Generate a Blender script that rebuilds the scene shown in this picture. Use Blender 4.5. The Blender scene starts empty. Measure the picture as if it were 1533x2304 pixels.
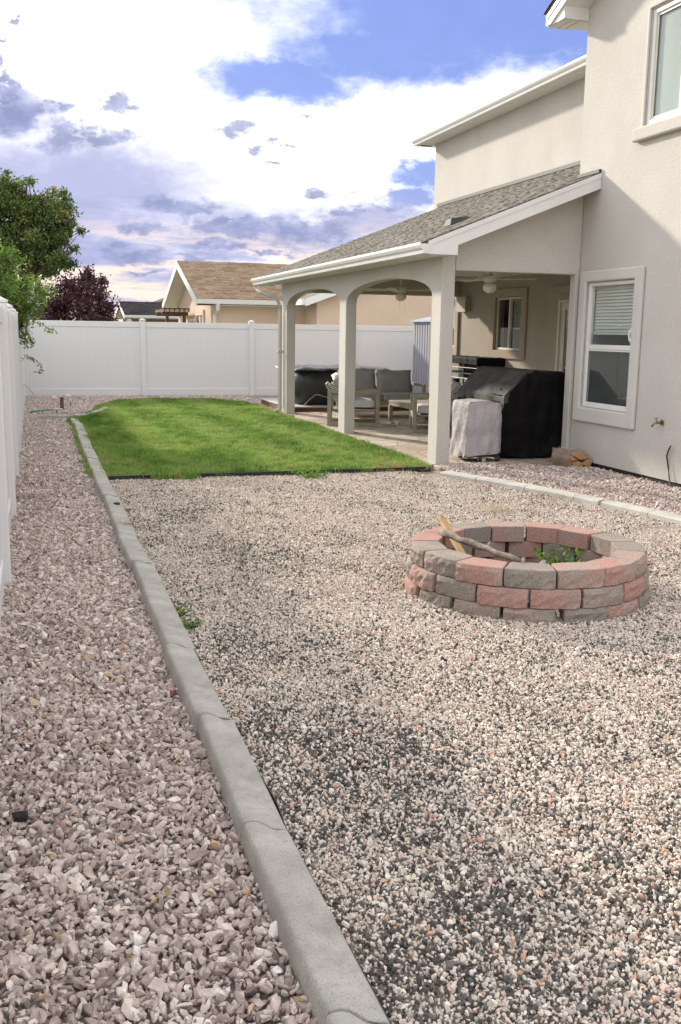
import bpy, bmesh, math, random
import numpy as np
from mathutils import Vector, Matrix, noise
sc = bpy.context.scene
random.seed(7); rng = np.random.default_rng(7)

# ------------------------------------------------------------------ camera
PW, PH, FPX = 1533.0, 2304.0, 2200.0
CX, CY = 766.5, 1152.0
CAM_H = 1.6
def _axes(vpx, vpy, slope):
    d = Vector((vpx-CX, vpy-CY, FPX)).normalized()          # world +Y seen by the camera (right, down, forward)
    n = d.cross(Vector((1, slope, 0))).normalized()
    if n[1] > 0: n = -n                                     # world up
    x = n.cross(d)
    if x[0] < 0: x = -x                                     # world +X
    return x, d, n
AX, AY, AZ = _axes(70, 736, 0.0145)
cam_data = bpy.data.cameras.new('camera')
cam = bpy.data.objects.new('camera', cam_data)
sc.collection.objects.link(cam)
right = Vector((AX[0], AY[0], AZ[0])); down = Vector((AX[1], AY[1], AZ[1])); fwd = Vector((AX[2], AY[2], AZ[2]))
cam.matrix_world = Matrix(((right[0], -down[0], -fwd[0], 0), (right[1], -down[1], -fwd[1], 0),
                           (right[2], -down[2], -fwd[2], CAM_H), (0, 0, 0, 1)))
cam_data.sensor_fit = 'HORIZONTAL'; cam_data.sensor_width = 36.0
cam_data.lens = 36.0*FPX/PW
cam_data.clip_start = 0.05; cam_data.clip_end = 2000
sc.camera = cam
sc.render.resolution_x = 681; sc.render.resolution_y = 1024

def ray(px, py):
    v = Vector((px-CX, py-CY, FPX))
    return Vector((v.dot(AX), v.dot(AY), v.dot(AZ)))
def at_y(px, py, Y):
    r = ray(px, py); t = Y/r[1]
    return Vector((r[0]*t, Y, CAM_H+r[2]*t))
def at_z(px, py, z=0.0):
    r = ray(px, py); t = (z-CAM_H)/r[2]
    return Vector((r[0]*t, r[1]*t, z))

# ------------------------------------------------------------------ world: clouded evening sky
SUN = Vector((-1.0, 2.47, 1.05)).normalized()               # towards the sun
SUN_EL = math.asin(SUN.z); SUN_AZ = math.atan2(SUN.x, SUN.y)
world = bpy.data.worlds.new('World'); sc.world = world; world.use_nodes = True
WT = world.node_tree; WT.nodes.clear()
def wn(kind, **kw):
    n = WT.nodes.new(kind)
    for k, v in kw.items(): setattr(n, k, v)
    return n
def wl(a, b): WT.links.new(a, b)
def wmath(op, a, b=None, c=None, clamp=False):
    n = wn('ShaderNodeMath', operation=op, use_clamp=clamp)
    for i, x in enumerate((a, b, c)):
        if x is None: continue
        if isinstance(x, (int, float)): n.inputs[i].default_value = x
        else: wl(x, n.inputs[i])
    return n.outputs[0]
def wvec(op, a, b=None):
    n = wn('ShaderNodeVectorMath', operation=op)
    for i, x in enumerate((a, b)):
        if x is None: continue
        if isinstance(x, (tuple, list)): n.inputs[i].default_value = x
        else: wl(x, n.inputs[i])
    return n
def wsmooth(x, lo, hi):
    n = wn('ShaderNodeMapRange', interpolation_type='SMOOTHSTEP')
    wl(x, n.inputs['Value']); n.inputs['From Min'].default_value = lo; n.inputs['From Max'].default_value = hi
    return n.outputs['Result']
def wmix(fac, a, b):
    n = wn('ShaderNodeMix', data_type='RGBA')
    if isinstance(fac, (int, float)): n.inputs[0].default_value = fac
    else: wl(fac, n.inputs[0])
    for s, x in ((n.inputs[6], a), (n.inputs[7], b)):
        if isinstance(x, tuple): s.default_value = (*x, 1)
        else: wl(x, s)
    return n.outputs[2]
tc = wn('ShaderNodeTexCoord')
sep = wn('ShaderNodeSeparateXYZ'); wl(tc.outputs['Generated'], sep.inputs[0])
az = wmath('ARCTAN2', sep.outputs[0], sep.outputs[1]); el = wmath('ARCSINE', sep.outputs[2])
comb = wn('ShaderNodeCombineXYZ'); wl(az, comb.inputs[0]); wl(el, comb.inputs[1])
UV = comb.outputs[0]
def wnoise(scale, sx, sy, detail=7, rough=0.55, off=0.0):
    m = wvec('MULTIPLY', UV, (sx, sy, 1)); a = wvec('ADD', m.outputs[0], (off, off*0.7, off*1.3))
    n = wn('ShaderNodeTexNoise'); n.inputs['Scale'].default_value = scale; n.inputs['Detail'].default_value = detail
    n.inputs['Roughness'].default_value = rough
    wl(a.outputs[0], n.inputs['Vector']); return n.outputs['Fac']
def angles(px, py):
    r = ray(px, py).normalized(); return math.atan2(r.x, r.y), math.asin(r.z)
def blobs(lst):
    cur = None
    for (px, py, rx, ry) in lst:
        u, v = angles(px, py)
        s = wvec('SUBTRACT', UVW, (u, v, 0)); m = wvec('MULTIPLY', s.outputs[0], (FPX/rx, FPX/ry, 0))
        L = wvec('LENGTH', m.outputs[0]).outputs['Value']
        cur = L if cur is None else wmath('MINIMUM', cur, L)
    return cur
n_fine = wnoise(26, 1, 1.7, 5, 0.62); n_mid = wnoise(6, 1, 1.9, 5, 0.55, 3.1); n_big = wnoise(2.2, 1, 1.6, 4, 0.5, 8.7)
n_edge = wnoise(34, 1, 1.5, 6, 0.62, 1.9); n_edge2 = wnoise(30, 1, 1.8, 5, 0.6, 6.4)
wc = wn('ShaderNodeCombineXYZ'); wl(wmath('MULTIPLY', wmath('SUBTRACT', n_edge, 0.5), 0.085), wc.inputs[0]); wl(wmath('MULTIPLY', wmath('SUBTRACT', n_edge2, 0.5), 0.040), wc.inputs[1])
UVW = wvec('ADD', UV, wc.outputs[0]).outputs[0]
n_strat = wnoise(7, 0.8, 5.5, 6, 0.6, 5.3)
def edge(L, amp_mid, amp_fine, lo, hi):
    a = wmath('MULTIPLY_ADD', wmath('SUBTRACT', n_mid, 0.5), amp_mid, L)
    b = wmath('MULTIPLY_ADD', wmath('SUBTRACT', n_fine, 0.5), amp_fine, a)
    return wsmooth(b, hi, lo)
sky = wn('ShaderNodeTexSky', sky_type='NISHITA'); sky.sun_disc = False
sky.sun_elevation = SUN_EL; sky.sun_rotation = SUN_AZ; sky.air_density = 1.0; sky.dust_density = 0.6; sky.ozone_density = 2.0
skyc = wn('ShaderNodeVectorMath', operation='SCALE'); wl(sky.outputs[0], skyc.inputs[0]); skyc.inputs['Scale'].default_value = 0.06
blue = wmix(0.72, skyc.outputs[0], (0.135, 0.185, 0.47))
WHITE = (0.80, 0.795, 0.80); PEACH = (0.53, 0.43, 0.37); LAV = (0.235, 0.25, 0.39); GREY = (0.15, 0.175, 0.29)
# thin bright veil everywhere, open blue where the veil parts
gap_far = wmath('MULTIPLY', wsmooth(n_big, 0.56, 0.70), wsmooth(el, 0.36, 0.6))
gap_v = edge(blobs([(1150, 55, 560, 115), (640, 178, 215, 56), (900, 125, 330, 78), (1200, 0, 480, 100), (960, 395, 66, 32), (920, 445, 66, 20)]), 1.2, 0.35, 0.55, 1.4)
base = wmix(wmath('MAXIMUM', gap_v, wmath('MULTIPLY', gap_far, 0.8)), WHITE, blue)
# warm glow low over the horizon
low = wmath('MULTIPLY', wsmooth(el, 0.092, 0.04), 0.95)
base = wmix(low, base, PEACH)
lowblue = wmath('MULTIPLY', wsmooth(n_strat, 0.46, 0.60), wsmooth(el, 0.10, 0.05))
base = wmix(wmath('MULTIPLY', lowblue, 0.7), base, (0.25, 0.305, 0.47))
base = wmix(wmath('MULTIPLY', wsmooth(el, 0.19, 0.07), wmath('MULTIPLY_ADD', n_mid, 0.9, -0.05)), base, LAV)
# broad lavender sheet
lav = edge(blobs([(210, 410, 300, 105), (60, 455, 380, 150), (150, 560, 300, 55), (10, 250, 110, 60), (560, 535, 330, 46), (860, 500, 150, 40)]), 0.9, 0.3, 0.35, 1.45)
lav_far = wsmooth(n_big, 0.54, 0.40)
base = wmix(wmath('MULTIPLY', lav, 0.92), base, LAV)
glow = wmath('MULTIPLY', wsmooth(n_strat, 0.53, 0.44), wsmooth(el, 0.125, 0.055))
base = wmix(wmath('MULTIPLY', glow, 0.8), base, (0.62, 0.50, 0.42))
# small grey-blue cumulus seen against the glow
puff = edge(blobs([(410, 465, 105, 24), (330, 508, 70, 18), (545, 512, 130, 22), (705, 520, 120, 34), (490, 551, 55, 12), (605, 573, 55, 9),
                   (270, 578, 130, 20), (430, 582, 50, 9), (780, 484, 55, 16), (892, 468, 60, 14), (720, 432, 60, 13), (330, 620, 60, 8),
                   (540, 291, 46, 22), (568, 342, 42, 16), (642, 326, 30, 11), (602, 375, 26, 7), (705, 270, 20, 6), (140, 300, 46, 38),
                   (134, 232, 36, 17), (262, 235, 42, 20), (235, 307, 54, 22), (45, 262, 52, 28), (10, 190, 18, 28), (2, 110, 12, 34), (30, 45, 10, 12)]),
            1.3, 1.3, 0.35, 1.2)
strat = wmath('MULTIPLY', wmath('MULTIPLY', wsmooth(n_strat, 0.52, 0.62), wsmooth(el, 0.15, 0.09)), wsmooth(el, 0.012, 0.03))
base = wmix(wmath('MULTIPLY', wmath('MAXIMUM', puff, wmath('MULTIPLY', strat, 0.75)), 0.88), base, wmix(wsmooth(n_fine, 0.36, 0.68), GREY, LAV))
shade = wmath('MULTIPLY_ADD', n_fine, 0.16, 0.92)
fin = wn('ShaderNodeVectorMath', operation='SCALE'); wl(base, fin.inputs[0]); wl(shade, fin.inputs['Scale'])
bg = wn('ShaderNodeBackground'); wl(fin.outputs[0], bg.inputs[0]); bg.inputs[1].default_value = 1.0
# the same veil goes on over the rest of the dome, without the small cumulus
rest = wmix(wmath('MULTIPLY', gap_far, 0.8), WHITE, blue)
rest = wmix(low, rest, PEACH)
rest = wmix(wmath('MULTIPLY', lav_far, 0.35), rest, LAV)
bg_rest = wn('ShaderNodeBackground'); wl(rest, bg_rest.inputs[0])
span = wmath('MULTIPLY', wmath('MULTIPLY', wsmooth(az, -0.42, -0.22), wsmooth(az, 1.10, 0.90)), wmath('MULTIPLY', wsmooth(el, 0.55, 0.42), wsmooth(el, -0.03, -0.01)))
mixs = wn('ShaderNodeMixShader'); wl(span, mixs.inputs[0]); wl(bg_rest.outputs[0], mixs.inputs[1]); wl(bg.outputs[0], mixs.inputs[2])
wo = wn('ShaderNodeOutputWorld'); wl(mixs.outputs[0], wo.inputs[0])

# ------------------------------------------------------------------ sun
sun_d = bpy.data.lights.new('sun', 'SUN'); sun_d.energy = 2.9; sun_d.angle = math.radians(3.0); sun_d.color = (1.0, 0.90, 0.76)
sun_o = bpy.data.objects.new('sun', sun_d); sc.collection.objects.link(sun_o)
sun_o.rotation_euler = (-SUN).to_track_quat('-Z', 'Y').to_euler(); sun_o.location = (0, 0, 30)
vs = sc.view_settings
vs.view_transform = 'Standard'; vs.look = 'None'; vs.exposure = 1.03; vs.gamma = 1.0; vs.use_curve_mapping = False
sc.cycles.max_bounces = 6; sc.cycles.diffuse_bounces = 3; sc.cycles.glossy_bounces = 3; sc.cycles.transparent_max_bounces = 12
sc.cycles.use_adaptive_sampling = True

# ------------------------------------------------------------------ helpers
COL = sc.collection
def link(o, parent=None):
    COL.objects.link(o)
    if parent is not None: o.parent = parent
    return o
def tag(o, label=None, cat=None, group=None, kind=None):
    if label: o['label'] = label
    if cat: o['category'] = cat
    if group: o['group'] = group
    if kind: o['kind'] = kind
    return o
def thing(name, loc, label, cat, group=None, rz=0.0):
    o = bpy.data.objects.new(name, None); o.empty_display_size = 0.2
    o.location = loc; o.rotation_euler = (0, 0, rz)
    link(o); return tag(o, label, cat, group)
def inst(name, mesh, parent=None, loc=(0, 0, 0), rot=(0, 0, 0), scale=(1, 1, 1)):
    o = bpy.data.objects.new(name, mesh); o.location = loc; o.rotation_euler = rot; o.scale = scale
    return link(o, parent)

class MB:
    """collects polygons for one mesh"""
    def __init__(s): s.v = []; s.f = []
    def add(s, vs_, fs_):
        b = len(s.v); s.v += [tuple(p) for p in vs_]; s.f += [tuple(b+i for i in f) for f in fs_]; return s
    def box(s, x0, x1, y0, y1, z0, z1, M=None):
        p = [(x0, y0, z0), (x1, y0, z0), (x1, y1, z0), (x0, y1, z0), (x0, y0, z1), (x1, y0, z1), (x1, y1, z1), (x0, y1, z1)]
        if M is not None: p = [M @ Vector(q) for q in p]
        return s.add(p, [(0, 3, 2, 1), (4, 5, 6, 7), (0, 1, 5, 4), (1, 2, 6, 5), (2, 3, 7, 6), (3, 0, 4, 7)])
    def prism(s, poly, axis, a, b):
        """poly of 2-D points in the plane across the axis, from a to b"""
        def P(p, t):
            return {'x': (t, p[0], p[1]), 'y': (p[0], t, p[1]), 'z': (p[0], p[1], t)}[axis]
        n = len(poly)
        return s.add([P(p, a) for p in poly]+[P(p, b) for p in poly],
                     [tuple(range(n)), tuple(range(2*n-1, n-1, -1))]+[(i, n+i, n+(i+1) % n, (i+1) % n) for i in range(n)])
    def bar(s, p, q, w, h, up=(0, 0, 1)):
        p = Vector(p); q = Vector(q); d = (q-p).normalized(); up = Vector(up)
        if abs(d.dot(up)) > 0.99: up = Vector((0, 1, 0))
        a = d.cross(up).normalized()*w/2; b = a.cross(d).normalized()*h/2
        return s.add([p-a-b, p+a-b, p+a+b, p-a+b, q-a-b, q+a-b, q+a+b, q-a+b],
                     [(0, 3, 2, 1), (4, 5, 6, 7), (0, 1, 5, 4), (1, 2, 6, 5), (2, 3, 7, 6), (3, 0, 4, 7)])
    def tube(s, pts, r, n=8, cap=True):
        pts = [Vector(p) for p in pts]; rings = []
        rs = r if isinstance(r, (list, tuple)) else [r]*len(pts)
        for i, p in enumerate(pts):
            d = (pts[min(i+1, len(pts)-1)]-pts[max(i-1, 0)]).normalized()
            u = Vector((0, 0, 1)) if abs(d.z) < 0.9 else Vector((0, 1, 0))
            a = d.cross(u).normalized(); b = a.cross(d)
            rings.append([p+(a*math.cos(t)+b*math.sin(t))*rs[i] for t in [2*math.pi*k/n for k in range(n)]])
        vs_ = [q for R in rings for q in R]; fs_ = []
        for i in range(len(pts)-1):
            for k in range(n):
                fs_.append((i*n+k, i*n+(k+1) % n, (i+1)*n+(k+1) % n, (i+1)*n+k))
        if cap: fs_ += [tuple(range(n-1, -1, -1)), tuple((len(pts)-1)*n+k for k in range(n))]
        return s.add(vs_, fs_)
    def lathe(s, prof, c=(0, 0, 0), n=20):
        vs_ = [(c[0]+r*math.cos(2*math.pi*k/n), c[1]+r*math.sin(2*math.pi*k/n), c[2]+z) for r, z in prof for k in range(n)]
        fs_ = [(i*n+k, i*n+(k+1) % n, (i+1)*n+(k+1) % n, (i+1)*n+k) for i in range(len(prof)-1) for k in range(n)]
        fs_ += [tuple(range(n-1, -1, -1)), tuple((len(prof)-1)*n+k for k in range(n))]
        return s.add(vs_, fs_)
    def mesh(s, name, mat, bevel=0.0, seg=1, smooth=False, recalc=True):
        me = bpy.data.meshes.new(name); me.from_pydata(s.v, [], s.f)
        bm = bmesh.new(); bm.from_mesh(me)
        if recalc: bmesh.ops.recalc_face_normals(bm, faces=bm.faces)
        if bevel > 0:
            es = [e for e in bm.edges if len(e.link_faces) == 2 and e.calc_face_angle(0) > 0.5]
            bmesh.ops.bevel(bm, geom=es, offset=bevel, segments=seg, affect='EDGES', profile=0.5, clamp_overlap=True)
        bm.to_mesh(me); bm.free()
        if smooth: me.polygons.foreach_set('use_smooth', [True]*len(me.polygons))
        me.materials.append(mat); return me
    def build(s, name, mat, parent=None, bevel=0.0, seg=1, smooth=False, loc=(0, 0, 0), rot=(0, 0, 0)):
        return inst(name, s.mesh(name, mat, bevel, seg, smooth), parent, loc, rot)

def np_mesh(name, V, F, mat, tone=None, smooth=False):
    """fast mesh from arrays; tone: one float for each face"""
    me = bpy.data.meshes.new(name); V = np.asarray(V, np.float32); F = np.asarray(F, np.int32); k = F.shape[1]
    me.vertices.add(len(V)); me.vertices.foreach_set('co', V.ravel())
    me.loops.add(F.size); me.loops.foreach_set('vertex_index', F.ravel())
    me.polygons.add(len(F)); me.polygons.foreach_set('loop_start', np.arange(0, F.size, k, dtype=np.int32))
    if tone is not None:
        a = me.attributes.new('tone', 'FLOAT', 'FACE'); a.data.foreach_set('value', np.asarray(tone, np.float32))
    me.update(calc_edges=True); me.validate()
    if smooth: me.polygons.foreach_set('use_smooth', np.ones(len(F), bool))
    me.materials.append(mat); return me

# ------------------------------------------------------------------ materials
def new_mat(name):
    m = bpy.data.materials.new(name); m.use_nodes = True; nt = m.node_tree
    return m, nt, nt.nodes['Principled BSDF']
def ramp(nt, stops, interp='LINEAR'):
    r = nt.nodes.new('ShaderNodeValToRGB'); r.color_ramp.interpolation = interp; e = r.color_ramp.elements
    while len(e) < len(stops): e.new(0.5)
    for i, (p, c) in enumerate(stops): e[i].position = p; e[i].color = (*c, 1)
    return r
def mat(name, c1, c2=None, scale=4.0, rough=0.75, bump=0.0, bscale=60.0, metal=0.0, spec=0.5, stretch=(1, 1, 1), lo=0.35, hi=0.65, detail=6, bdist=0.01,
        speck=None, speck_scale=300.0, speck_amt=0.2, dirt=None, dirt_scale=1.2, dirt_lo=0.55, dirt_amt=0.5):
    m, nt, b = new_mat(name); L = nt.links.new
    b.inputs['Roughness'].default_value = rough; b.inputs['Metallic'].default_value = metal
    b.inputs['Specular IOR Level'].default_value = spec; b.inputs['Base Color'].default_value = (*c1, 1)
    t = nt.nodes.new('ShaderNodeTexCoord'); mp = nt.nodes.new('ShaderNodeMapping'); L(t.outputs['Object'], mp.inputs[0]); mp.inputs['Scale'].default_value = stretch
    cur = None
    if c2 is not None:
        n = nt.nodes.new('ShaderNodeTexNoise'); n.inputs['Scale'].default_value = scale; n.inputs['Detail'].default_value = detail; L(mp.outputs[0], n.inputs['Vector'])
        r = ramp(nt, [(lo, c1), (hi, c2)]); L(n.outputs['Fac'], r.inputs[0]); cur = r.outputs[0]
    def over(cur, src, lo_, hi_, col, amt):
        r = ramp(nt, [(lo_, (0, 0, 0)), (hi_, (amt, amt, amt))]); L(src, r.inputs[0])
        x = nt.nodes.new('ShaderNodeMix'); x.data_type = 'RGBA'; L(r.outputs[0], x.inputs[0])
        if cur is None: x.inputs[6].default_value = (*c1, 1)
        else: L(cur, x.inputs[6])
        x.inputs[7].default_value = (*col, 1); return x.outputs[2]
    if speck is not None:
        n = nt.nodes.new('ShaderNodeTexNoise'); n.inputs['Scale'].default_value = speck_scale; n.inputs['Detail'].default_value = 3; L(t.outputs['Object'], n.inputs['Vector'])
        cur = over(cur, n.outputs['Fac'], 0.5, 0.7, speck, speck_amt)
    if dirt is not None:
        n = nt.nodes.new('ShaderNodeTexNoise'); n.inputs['Scale'].default_value = dirt_scale; n.inputs['Detail'].default_value = 8; n.inputs['Roughness'].default_value = 0.65; L(mp.outputs[0], n.inputs['Vector'])
        cur = over(cur, n.outputs['Fac'], dirt_lo, dirt_lo+0.2, dirt, dirt_amt)
    if cur is not None: L(cur, b.inputs['Base Color'])
    if bump > 0:
        n = nt.nodes.new('ShaderNodeTexNoise'); n.inputs['Scale'].default_value = bscale; n.inputs['Detail'].default_value = 5; L(mp.outputs[0], n.inputs['Vector'])
        bp = nt.nodes.new('ShaderNodeBump'); bp.inputs['Strength'].default_value = bump; bp.inputs['Distance'].default_value = bdist
        L(n.outputs['Fac'], bp.inputs['Height']); L(bp.outputs[0], b.inputs['Normal'])
    return m
def tone_mat(name, stops, rough=0.8, where='INSTANCER', mottle=0.35, mscale=60.0, bump=0.3, spec=0.35, trans=0.0, interp='LINEAR', bdist=0.002):
    """colour from the per-piece 'tone' attribute, with grain inside each piece"""
    m, nt, b = new_mat(name); L = nt.links.new
    b.inputs['Roughness'].default_value = rough; b.inputs['Specular IOR Level'].default_value = spec
    a = nt.nodes.new('ShaderNodeAttribute'); a.attribute_type = where; a.attribute_name = 'tone'
    r = ramp(nt, stops, interp); L(a.outputs['Fac'], r.inputs[0]); out = r.outputs[0]
    if mottle > 0 or bump > 0:
        t = nt.nodes.new('ShaderNodeTexCoord'); off = nt.nodes.new('ShaderNodeVectorMath'); off.operation = 'ADD'
        k = nt.nodes.new('ShaderNodeVectorMath'); k.operation = 'SCALE'; cx = nt.nodes.new('ShaderNodeCombineXYZ')
        for i in range(3): L(a.outputs['Fac'], cx.inputs[i])
        L(cx.outputs[0], k.inputs[0]); k.inputs['Scale'].default_value = 37.0
        L(t.outputs['Object'], off.inputs[0]); L(k.outputs[0], off.inputs[1])
        n = nt.nodes.new('ShaderNodeTexNoise'); n.inputs['Scale'].default_value = mscale; n.inputs['Detail'].default_value = 4; L(off.outputs[0], n.inputs['Vector'])
        mr = nt.nodes.new('ShaderNodeMapRange'); L(n.outputs['Fac'], mr.inputs['Value']); mr.inputs['From Min'].default_value = 0.3; mr.inputs['From Max'].default_value = 0.7
        mr.inputs['To Min'].default_value = 1-mottle; mr.inputs['To Max'].default_value = 1+mottle
        s = nt.nodes.new('ShaderNodeVectorMath'); s.operation = 'SCALE'; L(out, s.inputs[0]); L(mr.outputs[0], s.inputs['Scale']); out = s.outputs[0]
        if bump > 0:
            bp = nt.nodes.new('ShaderNodeBump'); bp.inputs['Strength'].default_value = bump; bp.inputs['Distance'].default_value = bdist
            L(n.outputs['Fac'], bp.inputs['Height']); L(bp.outputs[0], b.inputs['Normal'])
    L(out, b.inputs['Base Color'])
    if trans > 0:
        tr = nt.nodes.new('ShaderNodeBsdfTranslucent'); L(out, tr.inputs[0]); mx = nt.nodes.new('ShaderNodeMixShader'); mx.inputs[0].default_value = trans
        o = nt.nodes['Material Output']; L(b.outputs[0], mx.inputs[1]); L(tr.outputs[0], mx.inputs[2]); L(mx.outputs[0], o.inputs[0])
    return m
def glass_mat(name, tint=(0.96, 0.98, 0.97), refl=0.02):
    m = bpy.data.materials.new(name); m.use_nodes = True; nt = m.node_tree; nt.nodes.clear(); L = nt.links.new
    o = nt.nodes.new('ShaderNodeOutputMaterial'); t = nt.nodes.new('ShaderNodeBsdfTransparent'); t.inputs[0].default_value = (*tint, 1)
    g = nt.nodes.new('ShaderNodeBsdfGlossy'); g.inputs['Roughness'].default_value = 0.03
    lw = nt.nodes.new('ShaderNodeLayerWeight'); lw.inputs['Blend'].default_value = 0.5; fr = nt.nodes.new('ShaderNodeMath'); fr.operation = 'POWER'; L(lw.outputs['Facing'], fr.inputs[0]); fr.inputs[1].default_value = 4.0
    ad = nt.nodes.new('ShaderNodeMath'); ad.operation = 'ADD'; ad.use_clamp = True; L(fr.outputs[0], ad.inputs[0]); ad.inputs[1].default_value = refl; mx = nt.nodes.new('ShaderNodeMixShader')
    L(ad.outputs[0], mx.inputs[0]); L(t.outputs[0], mx.inputs[1]); L(g.outputs[0], mx.inputs[2]); L(mx.outputs[0], o.inputs[0]); return m

M = {}
M['stucco'] = mat('stucco', (0.545, 0.52, 0.48), (0.595, 0.57, 0.53), 1.3, 0.92, 0.7, 60, spec=0.2, bdist=0.007, speck=(0.40, 0.375, 0.34), speck_scale=75, speck_amt=0.4, dirt=(0.47, 0.43, 0.375), dirt_scale=0.9, dirt_amt=0.4)
M['trim_stucco'] = mat('trim_stucco', (0.58, 0.56, 0.53), (0.62, 0.60, 0.57), 2, 0.9, 0.35, 60, spec=0.2, bdist=0.004)
M['shaded_trim'] = mat('shaded_trim', (0.40, 0.33, 0.26), (0.45, 0.38, 0.30), 2, 0.9, 0.35, 60, spec=0.2, bdist=0.004)  # darker, browner copy of the trim: patio shade put into its colour
M['shaded_stucco'] = mat('shaded_stucco', (0.40, 0.355, 0.30), (0.45, 0.40, 0.34), 1.5, 0.92, 0.55, 55, spec=0.2, bdist=0.006, speck=(0.3, 0.26, 0.22), speck_scale=140, speck_amt=0.4)  # the house stucco again, with the shade under the patio roof painted in
M['white_metal'] = mat('white_metal', (0.74, 0.74, 0.73), (0.80, 0.80, 0.79), 2.5, 0.4, dirt=(0.55, 0.52, 0.47), dirt_scale=2.2, dirt_amt=0.3)
M['soffit'] = mat('soffit', (0.68, 0.67, 0.62), (0.74, 0.73, 0.68), 2.0, 0.6)
M['vinyl'] = mat('vinyl', (0.73, 0.735, 0.735), (0.77, 0.77, 0.765), 0.8, 0.42, 0.05, 8, dirt=(0.55, 0.53, 0.49), dirt_scale=0.9, dirt_amt=0.22, stretch=(1, 1, 0.5))
M['frame_white'] = mat('frame_white', (0.78, 0.78, 0.75), (0.82, 0.82, 0.79), 4, 0.45)
M['frame_cream'] = mat('frame_cream', (0.66, 0.62, 0.52), (0.72, 0.68, 0.58), 4, 0.5)
M['glass'] = glass_mat('glass'); M['glass_dark'] = glass_mat('glass_dark', (0.88, 0.90, 0.89), 0.03)
M['room'] = mat('room', (0.06, 0.06, 0.055), rough=0.9)
M['blind'] = mat('blind', (0.44, 0.49, 0.44), (0.50, 0.55, 0.50), 3, 0.6)
M['screen'] = mat('screen', (0.085, 0.09, 0.09), (0.12, 0.125, 0.125), 3, 0.8, 0.3, 250, speck=(0.2, 0.2, 0.2), speck_scale=200, speck_amt=0.3)
M['screen_light'] = mat('screen_light', (0.42, 0.46, 0.44), (0.48, 0.52, 0.50), 2.5, 0.8, 0.2, 200, speck=(0.30, 0.33, 0.32), speck_scale=160, speck_amt=0.4, stretch=(1, 1, 0.3))
M['concrete'] = mat('concrete', (0.36, 0.345, 0.31), (0.50, 0.48, 0.43), 6, 0.9, 0.7, 140, spec=0.25, bdist=0.005, speck=(0.18, 0.17, 0.155), speck_scale=170, speck_amt=0.5, dirt=(0.22, 0.205, 0.175), dirt_scale=3.6, dirt_lo=0.50, dirt_amt=0.7)
M['concrete_pale'] = mat('concrete_pale', (0.44, 0.43, 0.39), (0.54, 0.53, 0.48), 5, 0.9, 0.4, 110, spec=0.25, bdist=0.004, dirt=(0.34, 0.31, 0.26), dirt_scale=3.0, dirt_amt=0.6)
M['fines'] = mat('fines', (0.24, 0.20, 0.17), (0.34, 0.29, 0.25), 9, 0.95, 0.6, 120, speck=(0.10, 0.09, 0.08), speck_scale=260, speck_amt=0.5)
M['soil'] = mat('soil', (0.10, 0.08, 0.065), (0.15, 0.12, 0.10), 3, 0.95, 0.6, 40)
M['earth'] = mat('earth', (0.22, 0.19, 0.15), (0.16, 0.17, 0.09), 0.3, 0.95, 0.4, 5)
M['black_plastic'] = mat('black_plastic', (0.015, 0.015, 0.016), (0.03, 0.03, 0.03), 12, 0.55)
M['wood_grey'] = mat('wood_grey', (0.24, 0.22, 0.165), (0.32, 0.295, 0.225), 5, 0.7, 0.25, 80, stretch=(1, 1, 1))
M['cushion'] = mat('cushion', (0.30, 0.295, 0.285), (0.35, 0.345, 0.335), 8, 0.95, 0.4, 400, spec=0.15, bdist=0.003)
M['cushion_pale'] = mat('cushion_pale', (0.46, 0.46, 0.45), (0.53, 0.53, 0.52), 6, 0.95, 0.3, 400, spec=0.15, bdist=0.003)
M['rope_dark'] = mat('rope_dark', (0.05, 0.05, 0.05), (0.08, 0.08, 0.08), 30, 0.9)
M['rope'] = mat('rope', (0.62, 0.62, 0.58), (0.70, 0.70, 0.66), 40, 0.85)
M['white_cloth'] = mat('white_cloth', (0.78, 0.76, 0.72), (0.72, 0.70, 0.66), 6, 0.9)
M['black_vinyl'] = mat('black_vinyl', (0.020, 0.022, 0.024), (0.035, 0.038, 0.04), 3, 0.38, 0.25, 7, bdist=0.03)
M['tarp'] = mat('tarp', (0.05, 0.055, 0.06), (0.13, 0.14, 0.15), 7, 0.55, 0.5, 12, bdist=0.02)
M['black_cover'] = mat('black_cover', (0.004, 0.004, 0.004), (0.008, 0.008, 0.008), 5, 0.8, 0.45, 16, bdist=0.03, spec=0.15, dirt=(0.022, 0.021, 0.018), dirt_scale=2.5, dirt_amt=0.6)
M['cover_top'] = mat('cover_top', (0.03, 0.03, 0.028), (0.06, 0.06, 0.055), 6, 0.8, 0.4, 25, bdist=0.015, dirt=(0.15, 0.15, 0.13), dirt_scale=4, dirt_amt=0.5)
M['grey_cover'] = mat('grey_cover', (0.36, 0.34, 0.355), (0.46, 0.435, 0.45), 4, 0.85, 0.6, 14, spec=0.2, bdist=0.03, dirt=(0.27, 0.23, 0.20), dirt_scale=3, dirt_amt=0.5)
M['rust_wood'] = mat('rust_wood', (0.13, 0.05, 0.025), (0.22, 0.09, 0.045), 6, 0.85, 0.4, 40, stretch=(0.3, 1, 1))
M['deck_top'] = mat('deck_top', (0.40, 0.40, 0.38), (0.50, 0.49, 0.46), 3, 0.9, 0.3, 40, dirt=(0.28, 0.24, 0.2), dirt_amt=0.5)
M['shed'] = mat('shed', (0.24, 0.25, 0.29), (0.29, 0.30, 0.34), 1.5, 0.5, stretch=(1, 1, 0.4), dirt=(0.24, 0.23, 0.25), dirt_amt=0.4)
M['shed_roof'] = mat('shed_roof', (0.26, 0.31, 0.38), (0.32, 0.37, 0.45), 2, 0.45)
M['brass'] = mat('brass', (0.35, 0.28, 0.16), (0.25, 0.22, 0.18), 60, 0.4, metal=0.9)
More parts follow.
